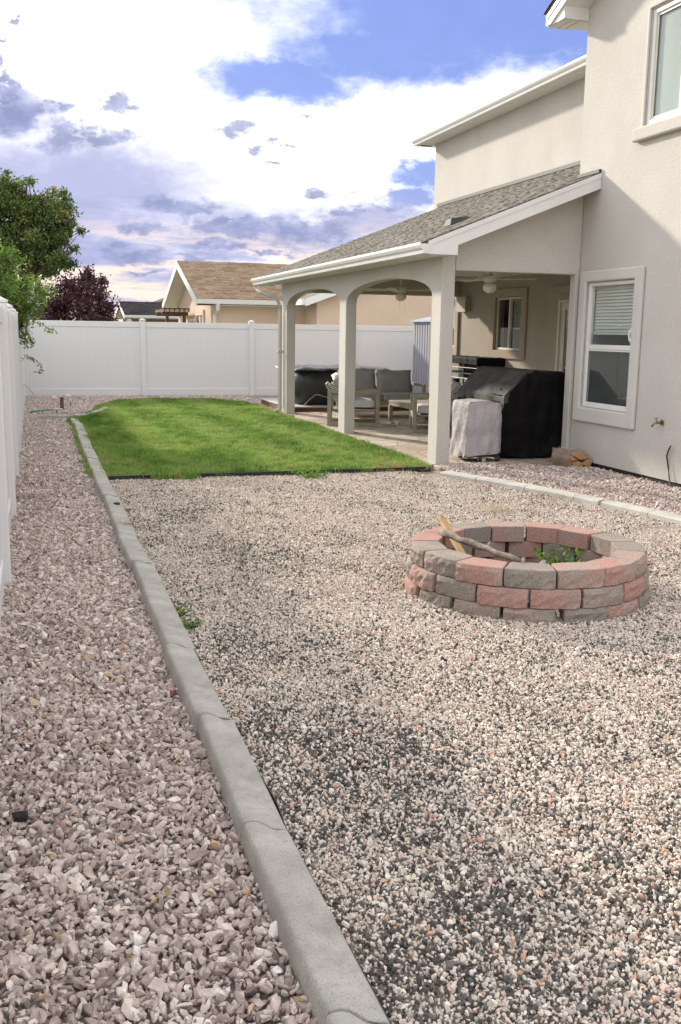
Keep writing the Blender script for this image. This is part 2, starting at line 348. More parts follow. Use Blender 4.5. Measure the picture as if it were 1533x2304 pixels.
M['blue_handle'] = mat('blue_handle', (0.10, 0.22, 0.55), rough=0.5)
M['pvc'] = mat('pvc', (0.66, 0.62, 0.52), (0.58, 0.54, 0.45), 8, 0.5)
M['teal'] = mat('teal', (0.03, 0.30, 0.25), (0.05, 0.36, 0.30), 6, 0.5)
M['brown_wood'] = mat('brown_wood', (0.10, 0.055, 0.025), (0.16, 0.09, 0.045), 8, 0.85, 0.5, 40, stretch=(1, 1, 0.15))
M['fan'] = mat('fan', (0.66, 0.62, 0.54), (0.70, 0.66, 0.58), 5, 0.5); M['fan_wood'] = mat('fan_wood', (0.30, 0.22, 0.15), (0.40, 0.31, 0.22), 6, 0.6, stretch=(0.2, 1, 1))
M['globe'] = mat('globe', (0.82, 0.80, 0.74), rough=0.25)
M['bark'] = mat('bark', (0.09, 0.065, 0.05), (0.15, 0.115, 0.09), 6, 0.95, 0.8, 25, stretch=(1, 1, 0.3))
M['twig'] = mat('twig', (0.16, 0.13, 0.08), rough=0.9)
M['n_stucco'] = mat('n_stucco', (0.62, 0.49, 0.38), (0.67, 0.535, 0.42), 1.0, 0.9, 0.3, 20, spec=0.2)
M['n_white'] = mat('n_white', (0.72, 0.74, 0.72), rough=0.5)
M['pergola'] = mat('pergola', (0.10, 0.055, 0.035), (0.15, 0.085, 0.055), 6, 0.85)
M['roof_deck'] = mat('roof_deck', (0.13, 0.115, 0.095), (0.17, 0.15, 0.125), 8, 0.95, 0.4, 60)
M['shingle'] = tone_mat('shingle', [(0, (0.135, 0.125, 0.11)), (0.5, (0.175, 0.165, 0.145)), (1, (0.22, 0.205, 0.18))], 0.95, 'GEOMETRY', 0.2, 90, 0.4, 0.2)
M['shingle_tan'] = tone_mat('shingle_tan', [(0, (0.25, 0.18, 0.12)), (0.45, (0.34, 0.25, 0.17)), (1, (0.42, 0.32, 0.225))], 0.95, 'GEOMETRY', 0.25, 40, 0.3, 0.2)
M['shingle_dark'] = tone_mat('shingle_dark', [(0, (0.035, 0.033, 0.035)), (1, (0.075, 0.07, 0.072))], 0.95, 'GEOMETRY', 0.2, 40, 0.3, 0.2)
M['rock'] = tone_mat('rock', [(0.0, (0.20, 0.15, 0.14)), (0.25, (0.355, 0.275, 0.25)), (0.5, (0.485, 0.39, 0.355)), (0.72, (0.59, 0.49, 0.445)), (0.90, (0.72, 0.635, 0.57)), (0.955, (0.76, 0.72, 0.67)), (0.965, (0.50, 0.30, 0.20)), (1.0, (0.60, 0.46, 0.30))], 0.85, 'INSTANCER', 0.28, 1.6, 0.35, 0.3, bdist=0.05)
M['pea'] = tone_mat('pea', [(0.0, (0.050, 0.050, 0.047)), (0.28, (0.13, 0.128, 0.12)), (0.34, (0.22, 0.20, 0.18)), (0.5, (0.52, 0.445, 0.38)), (0.75, (0.68, 0.60, 0.515)), (0.93, (0.78, 0.73, 0.66)), (1.0, (0.62, 0.36, 0.25))], 0.8, 'INSTANCER', 0.25, 1.6, 0.2, 0.35, bdist=0.05)
M['grass'] = tone_mat('grass', [(0, (0.09, 0.17, 0.03)), (0.45, (0.205, 0.34, 0.06)), (0.8, (0.33, 0.47, 0.115)), (0.9, (0.32, 0.38, 0.13)), (1, (0.42, 0.33, 0.16))], 0.6, 'INSTANCER', 0, 1, 0, 0.3, 0.4)
M['leaf'] = tone_mat('leaf', [(0, (0.045, 0.082, 0.024)), (0.5, (0.13, 0.195, 0.055)), (0.9, (0.23, 0.30, 0.09)), (1, (0.32, 0.26, 0.09))], 0.55, 'GEOMETRY', 0, 1, 0, 0.35, 0.35)
M['leaf_bright'] = tone_mat('leaf_bright', [(0, (0.08, 0.15, 0.025)), (0.6, (0.18, 0.29, 0.06)), (1, (0.32, 0.42, 0.12))], 0.5, 'GEOMETRY', 0, 1, 0, 0.35, 0.4)
M['leaf_plum'] = tone_mat('leaf_plum', [(0, (0.03, 0.013, 0.02)), (0.7, (0.10, 0.036, 0.05)), (1, (0.21, 0.09, 0.095))], 0.5, 'GEOMETRY', 0, 1, 0, 0.4, 0.3)
M['leaf_weed'] = tone_mat('leaf_weed', [(0, (0.07, 0.15, 0.02)), (1, (0.22, 0.36, 0.06))], 0.6, 'GEOMETRY', 0, 1, 0, 0.3, 0.35)
M['straw'] = tone_mat('straw', [(0, (0.24, 0.16, 0.08)), (1, (0.46, 0.35, 0.18))], 0.8, 'GEOMETRY', 0, 1, 0, 0.2, 0.2)
# ================================================================== THE SETTING
def slab_mat():
    m, nt, b = new_mat('stamped_concrete'); L = nt.links.new; b.inputs['Roughness'].default_value = 0.8; b.inputs['Specular IOR Level'].default_value = 0.3
    t = nt.nodes.new('ShaderNodeTexCoord'); nz = nt.nodes.new('ShaderNodeTexNoise'); nz.inputs['Scale'].default_value = 3; L(t.outputs['Object'], nz.inputs['Vector'])
    ad = nt.nodes.new('ShaderNodeMix'); ad.data_type = 'RGBA'; ad.blend_type = 'LINEAR_LIGHT'; ad.inputs[0].default_value = 0.12
    L(t.outputs['Object'], ad.inputs[6]); L(nz.outputs['Color'], ad.inputs[7])
    vo = nt.nodes.new('ShaderNodeTexVoronoi'); vo.inputs['Scale'].default_value = 2.0; L(ad.outputs[2], vo.inputs['Vector'])
    ve = nt.nodes.new('ShaderNodeTexVoronoi'); ve.feature = 'DISTANCE_TO_EDGE'; ve.inputs['Scale'].default_value = 2.0; L(ad.outputs[2], ve.inputs['Vector'])
    sp = nt.nodes.new('ShaderNodeSeparateColor'); L(vo.outputs['Color'], sp.inputs[0])
    r = ramp(nt, [(0, (0.40, 0.31, 0.25)), (0.35, (0.52, 0.46, 0.38)), (0.7, (0.56, 0.52, 0.44)), (1, (0.43, 0.29, 0.22))]); L(sp.outputs[0], r.inputs[0])
    n2 = nt.nodes.new('ShaderNodeTexNoise'); n2.inputs['Scale'].default_value = 9; n2.inputs['Detail'].default_value = 8; L(t.outputs['Object'], n2.inputs['Vector'])
    r2 = ramp(nt, [(0.3, (0.75, 0.72, 0.7)), (0.7, (1.08, 1.06, 1.03))]); L(n2.outputs['Fac'], r2.inputs[0])
    mu = nt.nodes.new('ShaderNodeMix'); mu.data_type = 'RGBA'; mu.blend_type = 'MULTIPLY'; mu.inputs[0].default_value = 1; L(r.outputs[0], mu.inputs[6]); L(r2.outputs[0], mu.inputs[7])
    r3 = ramp(nt, [(0.0, (0.45, 0.40, 0.36)), (0.03, (1, 1, 1))]); L(ve.outputs['Distance'], r3.inputs[0])
    m2 = nt.nodes.new('ShaderNodeMix'); m2.data_type = 'RGBA'; m2.blend_type = 'MULTIPLY'; m2.inputs[0].default_value = 0.8; L(mu.outputs[2], m2.inputs[6]); L(r3.outputs[0], m2.inputs[7])
    L(m2.outputs[2], b.inputs['Base Color'])
    r4 = ramp(nt, [(0.0, (0, 0, 0)), (0.05, (1, 1, 1))]); L(ve.outputs['Distance'], r4.inputs[0])
    bp = nt.nodes.new('ShaderNodeBump'); bp.inputs['Strength'].default_value = 0.6; bp.inputs['Distance'].default_value = 0.008; L(r4.outputs[0], bp.inputs['Height']); L(bp.outputs[0], b.inputs['Normal'])
    return m
M['slab'] = slab_mat()

tag(MB().box(-300, 300, -40, 400, -0.4, -0.08).build('ground', M['earth']), kind='structure')
def sheet(name, poly, z, m, thick=0.03):
    return tag(MB().prism(poly, 'z', z-thick, z).build(name, m), kind='structure')
sheet('gravel_path', [(-0.30, -1), (0.62, -1), (0.62, 18.3), (1.1, 19.4), (1.4, 21.4), (2.4, 22.75), (4.0, 22.7), (4.62, 21.4), (4.62, 18.75), (12.0, 18.75), (12.0, 24.40), (-0.30, 24.40)], -0.026, M['fines'])
sheet('gravel_yard', [(0.66, -1), (6.3, -1), (6.3, 10.2), (4.95, 10.85), (4.4, 10.66), (0.66, 10.66)], -0.022, M['fines'])
LAWN = [(0.69, 10.68), (0.68, 14.0), (0.66, 17.2), (0.74, 18.3), (1.10, 19.6), (1.30, 21.0), (1.60, 22.0), (2.4, 22.65), (3.2, 22.72), (4.0, 22.55), (4.45, 21.6), (4.55, 20.4), (4.58, 18.6), (4.56, 14.0), (4.55, 11.0), (4.40, 10.68)]
sheet('gravel_strip', [(5.0, 4.5), (6.3, 4.5), (6.47, 4.5), (6.47, 10.6), (5.2, 10.6), (4.9, 9.5)], -0.006, M['fines'])
sheet('lawn', LAWN, 0.0, M['soil'], 0.05)

# patio slab poured in sections, joints between them left open
slab = tag(bpy.data.objects.new('patio_slab', None), kind='structure'); link(slab)
for (a, b) in ((10.93, 12.9), (12.91, 14.78), (14.79, 16.75), (16.76, 18.72)):
    for (c, d) in ((4.585, 6.43), (6.44, 8.29)):
        MB().box(c, d, a if c < 6 or a > 11 else 11.05, b, -0.07, 0.03).build('slab_section', M['slab'], slab, bevel=0.006)
MB().prism([(4.60, 10.72), (5.25, 10.62), (6.2, 10.75), (6.2, 10.92), (4.60, 10.92)], 'z', -0.07, 0.024).build('slab_section', M['slab'], slab, bevel=0.006)

# ------------------------------------------------------------------ scattered stones and grass (uncountable)
def hull(name, n, sq, m, seed, rough_=0.12):
    r = random.Random(seed); bm = bmesh.new()
    for i in range(n):
        v = Vector((r.gauss(0, 1), r.gauss(0, 1), r.gauss(0, 1))).normalized()*(1-r.random()*rough_)
        bm.verts.new((v.x*0.5*sq[0], v.y*0.5*sq[1], v.z*0.5*sq[2]))
    res = bmesh.ops.convex_hull(bm, input=bm.verts)
    bmesh.ops.delete(bm, geom=[g for g in res['geom_interior'] if isinstance(g, bmesh.types.BMVert)], context='VERTS')
    bmesh.ops.recalc_face_normals(bm, faces=bm.faces)
    me = bpy.data.meshes.new(name); bm.to_mesh(me); bm.free(); me.materials.append(m)
    return bpy.data.objects.new(name, me)
def scatter(name, P, ROT, SCL, TONE, IDX, variants, label, cat):
    c = bpy.data.collections.new(name+'_pieces')
    for o in variants: c.objects.link(o)
    me = bpy.data.meshes.new(name); me.vertices.add(len(P)); me.vertices.foreach_set('co', np.asarray(P, np.float32).ravel())
    for nm, ty, dat, fld in (('rot', 'FLOAT_VECTOR', ROT, 'vector'), ('scl', 'FLOAT_VECTOR', SCL, 'vector'), ('tone', 'FLOAT', TONE, 'value'), ('idx', 'INT', IDX, 'value')):
        a = me.attributes.new(nm, ty, 'POINT'); a.data.foreach_set(fld, np.asarray(dat, np.int32 if ty == 'INT' else np.float32).ravel())
    me.update()
    g = bpy.data.node_groups.new(name+'_scatter', 'GeometryNodeTree')
    g.interface.new_socket('Geometry', in_out='INPUT', socket_type='NodeSocketGeometry'); g.interface.new_socket('Geometry', in_out='OUTPUT', socket_type='NodeSocketGeometry')
    gi = g.nodes.new('NodeGroupInput'); go = g.nodes.new('NodeGroupOutput'); io = g.nodes.new('GeometryNodeInstanceOnPoints'); ci = g.nodes.new('GeometryNodeCollectionInfo')
    ci.inputs['Collection'].default_value = c; ci.inputs['Separate Children'].default_value = True; ci.inputs['Reset Children'].default_value = True
    io.inputs['Pick Instance'].default_value = True
    def na(nm, ty):
        n = g.nodes.new('GeometryNodeInputNamedAttribute'); n.data_type = ty; n.inputs['Name'].default_value = nm; return n.outputs['Attribute']
    l = g.links.new
    l(gi.outputs[0], io.inputs['Points']); l(ci.outputs[0], io.inputs['Instance']); l(na('idx', 'INT'), io.inputs['Instance Index'])
    l(na('rot', 'FLOAT_VECTOR'), io.inputs['Rotation']); l(na('scl', 'FLOAT_VECTOR'), io.inputs['Scale']); l(io.outputs[0], go.inputs[0])
    o = bpy.data.objects.new(name, me); link(o); md = o.modifiers.new('scatter', 'NODES'); md.node_group = g
    return tag(o, label, cat, kind='stuff')
def inside(P, poly):
    x, y = P[:, 0], P[:, 1]; r = np.zeros(len(P), bool); n = len(poly)
    for i in range(n):
        (x0, y0), (x1, y1) = poly[i], poly[(i+1) % n]
        if y0 == y1: continue
        c = ((y0 > y) != (y1 > y)) & (x < (x1-x0)*(y-y0)/(y1-y0)+x0); r ^= c
    return r
def jitter(x0, x1, y0, y1, s):
    gx, gy = np.meshgrid(np.arange(x0, x1, s), np.arange(y0, y1, s)); P = np.stack([gx.ravel(), gy.ravel()], 1)
    return P+rng.uniform(-0.5, 0.5, P.shape)*s*1.1
def seen(P, margin):
    """only where the picture, or one taken a step aside, could look"""
    az_ = P[:, 0]; return (az_ < P[:, 1]*0.80+0.25+margin) & (P[:, 1] > 0.9)
def vnoise(P, s, seed):
    r = np.random.default_rng(seed); T = r.random((64, 64)); q = P*s; i = np.floor(q).astype(int); f_ = q-i; f_ = f_*f_*(3-2*f_)
    a = T[i[:, 0] % 64, i[:, 1] % 64]; b = T[(i[:, 0]+1) % 64, i[:, 1] % 64]; c = T[i[:, 0] % 64, (i[:, 1]+1) % 64]; d = T[(i[:, 0]+1) % 64, (i[:, 1]+1) % 64]
    return (a*(1-f_[:, 0])+b*f_[:, 0])*(1-f_[:, 1])+(c*(1-f_[:, 0])+d*f_[:, 0])*f_[:, 1]

# the edge between the pea gravel and the strip along the house (right-hand kerb), measured along its middle
KERB2 = [Vector((*at_z(px, py, 0.045)[:2], 0)) for px, py in ((1001, 1060), (1055, 1068), (1115, 1079), (1172, 1091), (1245, 1102), (1320, 1114), (1371, 1127), (1420, 1138), (1467, 1150), (1533, 1163))]
kx = np.array([p.x for p in KERB2]); ky = np.array([p.y for p in KERB2])
cf = np.polyfit(ky, kx, 2)
def kerb2_x(y): return np.polyval(cf, y)

rock_v = [hull('rock_chip', 13, (1.15, 0.85, 0.62), M['rock'], 100+i, 0.25) for i in range(10)]
P = np.concatenate([jitter(-0.26, 0.60, 0.9, 9.0, 0.0162), jitter(-0.26, 0.60, 9.0, 19.0, 0.021), jitter(-0.26, 5.0, 18.3, 24.38, 0.028), jitter(4.4, 6.5, 5.0, 10.95, 0.022)])
y = P[:, 1]
pathpoly = [(-0.26, 0.5), (0.585, 0.5), (0.585, 18.1), (0.95, 19.4), (1.25, 21.4), (2.2, 22.85), (4.05, 22.80), (4.66, 21.4), (4.68, 18.7), (5.0, 18.7), (5.0, 24.37), (-0.26, 24.37)]
k1 = inside(P, pathpoly)
k2 = (P[:, 0] > kerb2_x(P[:, 1])+0.075) & (P[:, 0] < 6.44) & (y > 5.0) & (y < 10.2+0.72*np.clip((6.44-P[:, 0])/1.2, 0, 1)) & (P[:, 0] > 4.62)
P = P[k1 | k2]; n = len(P)
size = np.clip(rng.lognormal(math.log(0.0285), 0.36, n), 0.012, 0.062)
sc3 = np.stack([size*rng.uniform(0.8, 1.25, n), size*rng.uniform(0.8, 1.2, n), size*rng.uniform(0.7, 1.2, n)], 1)
strip = (P[:, 0] > 4.3) & (P[:, 1] < 11)
z = -0.020+rng.uniform(0, 0.020, n)+0.006*vnoise(P, 4, 3)-0.2*np.clip(0.028-size, 0, 1)+np.where(strip, 0.034*np.clip((P[:, 0]-kerb2_x(P[:, 1]))/0.6, 0, 1), 0)
tone = np.clip(rng.normal(0.52, 0.21, n)+0.16*(vnoise(P, 2.2, 5)-0.5)+np.where(strip, 0.10, 0.0), 0, 0.86)
hi = rng.random(n); tone = np.where(hi > 0.80, rng.uniform(0.78, 0.955, n), tone); tone = np.where(hi > 0.985, rng.uniform(0.962, 1.0, n), tone)
scatter('gravel', np.c_[P, z], rng.uniform(0, 6.283, (n, 3))*[0.16, 0.16, 1]+np.c_[rng.normal(0, 0.5, (n, 2)), np.zeros(n)], sc3, tone, rng.integers(0, 10, n), rock_v,
        'mauve and buff crushed rock gravel beside the fence and house', 'gravel')

pea_v = [hull('pea_stone', 12, (1.2, 0.9, 0.68), M['pea'], 200+i, 0.28) for i in range(10)]
P = np.concatenate([jitter(0.70, 6.3, 0.9, 5.4, 0.0106), jitter(0.70, 6.3, 5.4, 10.66, 0.0130)])
PIT = Vector((2.965, 5.46, 0))
P = P[seen(P, 2.2) & (P[:, 0] > 0.705) & (P[:, 0] < kerb2_x(P[:, 1])-0.065) & (np.hypot(P[:, 0]-PIT.x, P[:, 1]-PIT.y) > 0.60)]
n = len(P)
size = np.clip(rng.lognormal(math.log(0.0152), 0.32, n), 0.006, 0.034)
sc3 = size[:, None]*rng.uniform(0.75, 1.25, (n, 3))
dark = np.zeros(n)
for (px, py, rx, ry, w) in ((760, 1690, 0.55, 0.5, 0.75), (620, 1640, 0.3, 0.4, 0.7), (1080, 2110, 0.45, 0.35, 0.75), (900, 2220, 0.35, 0.25, 0.7), (1330, 2190, 0.3, 0.25, 0.5), (420, 1150, 0.7, 0.9, 0.45),
                            (560, 1240, 0.5, 0.5, 0.35), (540, 1450, 0.35, 0.5, 0.4), (1080, 1440, 0.3, 0.2, 0.4), (980, 1780, 0.35, 0.35, 0.35), (720, 2000, 0.18, 0.4, 0.5), (1480, 2040, 0.3, 0.3, 0.45), (330, 1290, 0.2, 0.6, 0.4)):
    c = at_z(px, py, 0); dark = np.maximum(dark, w*np.exp(-((P[:, 0]-c.x)/rx)**2-((P[:, 1]-c.y)/ry)**2))
pd = np.clip(0.12+dark*0.42+0.28*(vnoise(P, 3.5, 11)-0.5)+0.25*(vnoise(P, 9, 12)-0.5), 0.05, 0.9)
isd = rng.random(n) < pd
tone = np.where(isd, rng.uniform(0, 0.33, n), np.clip(rng.normal(0.72, 0.15, n), 0.36, 0.97)); tone = np.where((~isd) & (rng.random(n) > 0.965), 1.0, tone)
z = -0.014+rng.uniform(0, 0.011, n)+0.010*(vnoise(P, 3, 13)-0.4)
scatter('pea_gravel', np.c_[P, z], rng.uniform(0, 6.283, (n, 3)), sc3, tone, rng.integers(0, 10, n), pea_v,
        'salt and pepper pea gravel covering the yard round the fire pit', 'pea gravel')

# grass: tufts of blades
def tuft(name, seed, nb, rad, h, m, w=0.0035):
    r = np.random.default_rng(seed); V = []; F = []
    for i in range(nb):
        a = r.uniform(0, 6.283); d = rad*math.sqrt(r.random()); b = np.array([d*math.cos(a), d*math.sin(a), -0.005]); hh = h*r.uniform(0.55, 1.15)
        t = r.uniform(0, 6.283); lean = r.uniform(0.15, 0.9)*hh; dr = np.array([math.cos(t), math.sin(t), 0]); s = np.array([-dr[1], dr[0], 0])*w*r.uniform(0.7, 1.3)
        k = len(V); p1 = b+dr*lean*0.35+[0, 0, hh*0.6]; p2 = b+dr*lean+[0, 0, hh]
        V += [b-s, b+s, p1+s*0.8, p1-s*0.8, p2]; F += [(k, k+1, k+2), (k, k+2, k+3), (k+3, k+2, k+4)]
    return bpy.data.objects.new(name, np_mesh(name, V, F, m))
tv = [tuft('grass_tuft', 300+i, 46, 0.055, 0.052, M['grass']) for i in range(8)]
P = jitter(0.6, 4.65, 10.6, 22.8, 0.050)
P = P[inside(P, LAWN)]
ex = jitter(0.60, 4.45, 10.56, 10.72, 0.04); ex = ex[rng.random(len(ex)) < np.clip(vnoise(ex, 2.0, 31)*2.4-1.4, 0, 0.7)]
ed = jitter(0.60, 0.72, 10.8, 18.2, 0.05); ed = ed[rng.random(len(ed)) < 0.5]
P = np.concatenate([P, ex, ed]); n = len(P)
t_ = 0.50+0.34*(vnoise(P, 0.9, 21)-0.5)+0.26*(vnoise(P, 2.6, 25)-0.5)+0.36*(vnoise(P, 7.5, 22)-0.5)+rng.normal(0, 0.17, n)+0.13*np.tanh(3*np.sin(P[:, 0]*6.0+0.3*P[:, 1]))
brown = 0.55*np.exp(-((P[:, 0]-4.15)/0.5)**2-((P[:, 1]-10.9)/0.45)**2)+0.35*np.exp(-((P[:, 0]-4.1)/0.25)**2-((P[:, 1]-13.3)/0.6)**2)+0.25*np.exp(-((P[:, 0]-3.3)/0.3)**2-((P[:, 1]-11.3)/0.3)**2)
tone = np.clip(t_+brown*(rng.random(n) < 0.75), 0, 1); tone = np.where(rng.random(n) < 0.03, 0.93, tone)
s_ = rng.uniform(0.8, 1.25, n)*(0.8+0.45*vnoise(P, 3.0, 27))
scatter('grass', np.c_[P, np.zeros(n)], np.c_[np.zeros((n, 2)), rng.uniform(0, 6.283, n)], np.stack([s_, s_, s_*rng.uniform(0.65, 1.45, n)], 1), tone, rng.integers(0, 8, n), tv,
        'mown green lawn between the kerb and the patio', 'grass')

# ------------------------------------------------------------------ white vinyl fences
def fence(name, label, p0, p1, posts, back):
    """posts: distances along the run; the run goes from p0 towards p1"""
    d = (Vector(p1)-Vector(p0)).normalized(); ang = math.atan2(d.y, d.x); T = thing(name, (p0[0], p0[1], 0), label, 'fence', rz=ang)
    ph = 1.80; pw = 0.127
    post = MB().box(-pw/2, pw/2, -pw/2, pw/2, -0.05, ph).mesh('post', M['vinyl'], 0.006)
    cap = MB().box(-pw/2-0.008, pw/2+0.008, -pw/2-0.008, pw/2+0.008, ph, ph+0.022).add([(-pw/2, -pw/2, ph+0.022), (pw/2, -pw/2, ph+0.022), (pw/2, pw/2, ph+0.022), (-pw/2, pw/2, ph+0.022), (0, 0, ph+0.055)],
        [(0, 1, 4), (1, 2, 4), (2, 3, 4), (3, 0, 4)]).mesh('post_cap', M['vinyl'])
    for s in posts:
        o = inst('post', post, T, (s, 0, 0)); inst('post_cap', cap, o)
    bw = 0.152; cache = {}
    for a, b in zip(posts[:-1], posts[1:]):
        x0, x1 = a+pw/2, b-pw/2; L = x1-x0; key = round(L, 3)
        if key not in cache:
            k = max(1, round(L/bw)); w = L/k
            cache[key] = (k, w, MB().box(0, L, -0.024, 0.024, 1.63, 1.765).mesh('top_rail', M['vinyl'], 0.005), MB().box(0, L, -0.024, 0.024, -0.03, 0.165).mesh('bottom_rail', M['vinyl'], 0.005),
                          MB().prism([(0.0004, -0.0112), (0.0018, -0.012), (w-0.0018, -0.012), (w-0.0004, -0.0112), (w-0.0004, 0.0112), (w-0.0018, 0.012), (0.0018, 0.012), (0.0004, 0.0112)], 'z', 0.15, 1.645).mesh('board', M['vinyl']))
        k, w, tr, br, bd = cache[key]
        inst('top_rail', tr, T, (x0, 0, 0)); inst('bottom_rail', br, T, (x0, 0, 0))
        for i in range(k): inst('board', bd, T, (x0+i*w, 0, 0))
    return T
fx = -0.185-0.0635
fence('vinyl_fence', 'long white vinyl privacy fence running along the gravel path', (fx, 1.73, 0), (fx, 24.4, 0), [0, 2.335, 4.67, 7.0, 9.33, 11.66, 13.99, 16.32, 18.65, 20.98, 22.65], False)
fence('vinyl_fence', 'white vinyl privacy fence behind the lawn at the back of yard', (fx, 24.46, 0), (16, 24.46, 0), [0.07, 2.83, 5.52, 8.21, 10.9, 13.6], True)

# ------------------------------------------------------------------ concrete edging of the path
def edging_block(L, w0, w1, hgt, amp, seed, first=False):
    """rounded kerb with an S-shaped joint at each end, lying along +Y"""
    r = random.Random(seed); prof = [(-w1/2, -0.05), (-w1/2, hgt*0.30), (-w0/2-0.006, hgt*0.72), (-w0/2-0.002, hgt*0.92), (-w0/2+0.007, hgt*1.0), (-w0*0.28, hgt*1.02), (-w0*0.12, hgt*1.01), (0.0, hgt*0.97), (w0*0.12, hgt*0.925), (w0*0.24, hgt*0.90), (w0*0.40, hgt*0.89), (w0/2-0.005, hgt*0.86), (w0/2+0.002, hgt*0.77), (w1/2, hgt*0.3), (w1/2, -0.05)]
    def off(x): return amp*math.tanh(-x/(w0*0.16))
    nseg = 14; V = []; F = []; k = len(prof)
    for i in range(nseg+1):
        t = [0, 0.004, 0.012]+[0.012+0.976*q/(nseg-4) for q in range(1, nseg-4)]+[0.988, 0.996, 1.0]; t = t[i]
        for j, (x, z_) in enumerate(prof):
            yy = t*(L-0.013)+0.0065+off(x)
            ch = 0.0
            if i in (0, nseg) and z_ > 0.02: ch = 0.003
            wob = 0.002*noise.noise(Vector((x*9, yy*5+seed, z_*9)))
            V.append((x+wob, yy, z_-ch+(0.0022*noise.noise(Vector((x*14, yy*4+seed*3.1, 5))) if z_ > 0 else 0)))
    for i in range(nseg):
        for j in range(k-1): F.append((i*k+j, (i+1)*k+j, (i+1)*k+j+1, i*k+j+1))
    F += [tuple(range(k)), tuple(nseg*k+j for j in range(k-1, -1, -1))]
    m = MB(); m.add(V, F); me = m.mesh('edging_block', M['concrete'], smooth=True)
    try: me.set_sharp_from_angle(angle=math.radians(60))
    except Exception: pass
    return me
K1 = thing('concrete_edging', (0.64, 0.9, 0), 'long straight concrete edging between gravel path and yard', 'edging')
kvar = [edging_block(0.92, 0.125, 0.150, 0.075, 0.030, s) for s in range(6)]
yy = 0.05
for i in range(18):
    w = 0.006*math.sin(i*1.7)+(0.02 if i > 13 else 0)
    ya = 0.9+yy+i*0.92
    if ya > 17.4: break
    inst('edging_block', kvar[i % 6], K1, (w+0.004, yy+i*0.92, -0.004*(i % 3)), (0, 0, 0.012*math.sin(i*2.3)))
# far end turns in around the lawn corner
kend = edging_block(0.62, 0.11, 0.13, 0.06, 0.0, 9)
for (x, y_, a) in ((0.70, 18.25, -0.62), (1.05, 18.88, -0.32), (1.24, 19.5, -0.20)):
    inst('edging_block', kend, K1, (x-0.64, y_-0.9, 0), (0, 0, a))
inst('edging_block', kend, K1, (0.66-0.64, 18.22-0.9, 0), (0, 0, 1.45))
tag(MB().lathe([(0.028, 0), (0.028, 0.016), (0.018, 0.02), (0.006, 0.018)], n=14).build('sprinkler_head', M['black_plastic'], loc=(*at_z(263, 1133, 0.07)[:2], 0.062), smooth=False), 'small black sprinkler head set on the concrete edging', 'sprinkler')

K2 = thing('concrete_edging', (KERB2[0].x, KERB2[0].y, 0), 'pale curved concrete edging between fire pit yard and house', 'edging')
def kerb_piece(ya, yb, seed):
    ns = 10; prof = [(-0.085, -0.04), (-0.082, 0.03), (-0.068, 0.046), (0.0, 0.050), (0.066, 0.046), (0.08, 0.03), (0.082, -0.04)]; V = []; F = []; k = len(prof)
    for i in range(ns+1):
        y_ = ya+(yb-ya)*i/ns; c = Vector((kerb2_x(y_), y_, 0)); c2 = Vector((kerb2_x(y_-0.05), y_-0.05, 0)); t = (c2-c).normalized(); nrm = Vector((-t.y, t.x, 0))
        for (a, z_) in prof:
            jag = 0.012*noise.noise(Vector((a*30, seed, 1.3))) if i in (0, ns) else 0
            p = c-K2.location+nrm*a+t*jag; V.append((p.x, p.y, z_+0.004*noise.noise(Vector((p.x*8, p.y*8, seed)))))
    for i in range(ns):
        for j in range(k-1): F.append((i*k+j, i*k+j+1, (i+1)*k+j+1, (i+1)*k+j))
    F += [tuple(range(k)), tuple(ns*k+j for j in range(k-1, -1, -1))]
    MB().add(V, F).build('edging_block', M['concrete_pale'], K2)
cuts = [KERB2[0].y] + [at_z(px, py, 0.045).y for px, py in ((1055, 1074), (1173, 1093), (1323, 1113), (1371, 1126), (1472, 1150))] + [6.1, 5.2, 4.4]
for i in range(len(cuts)-1): kerb_piece(cuts[i]-0.006, cuts[i+1]+0.006+(0.03 if i == 3 else 0), i*3.7)

# black plastic strip at the lawn's front edge
eb = MB()
pts = [(0.74, 10.665), (1.3, 10.655), (2.0, 10.665), (2.3, 10.65), (3.0, 10.668), (3.6, 10.662), (4.2, 10.672), (4.42, 10.69)]
for (a, b) in zip(pts[:-1], pts[1:]): eb.bar((a[0], a[1], -0.004), (b[0], b[1], -0.004), 0.008, 0.07)
eb.tube([(p[0], p[1], 0.032) for p in pts], 0.010, 6)
lb = MB()
for (x_, ya_, yb_) in ((0.7215, 1.2, 2.62), (0.7235, 2.7, 3.3)):
    pp = [(x_+0.006*math.sin(t*9.0+x_*40), ya_+(yb_-ya_)*t, 0.012+0.010*math.sin(t*7+x_*30)) for t in [i/14 for i in range(15)]]
    for (a, b) in zip(pp[:-1], pp[1:]): lb.bar(a, b, 0.004, 0.035)
tag(lb.build('weed_barrier', M['black_plastic']), 'torn black weed barrier showing along the concrete edging', 'weed barrier')
tag(eb.build('lawn_edging', M['black_plastic']), 'black plastic strip edging the front of the lawn', 'edging')
# ================================================================== THE HOUSE
XW, XR = 6.46, 8.30             # the two wall planes facing the lawn
YC = 11.04                      # far corner of the near block
EAVE_X, EAVE_Z, SL = 4.24, 2.60, 0.395
def zr(x): return EAVE_Z+SL*(x-EAVE_X)
HOUSE = thing('house', (XW, YC, 0), 'beige stucco two-storey house with arched covered patio', 'house')
HOUSE.location = (0, 0, 0)

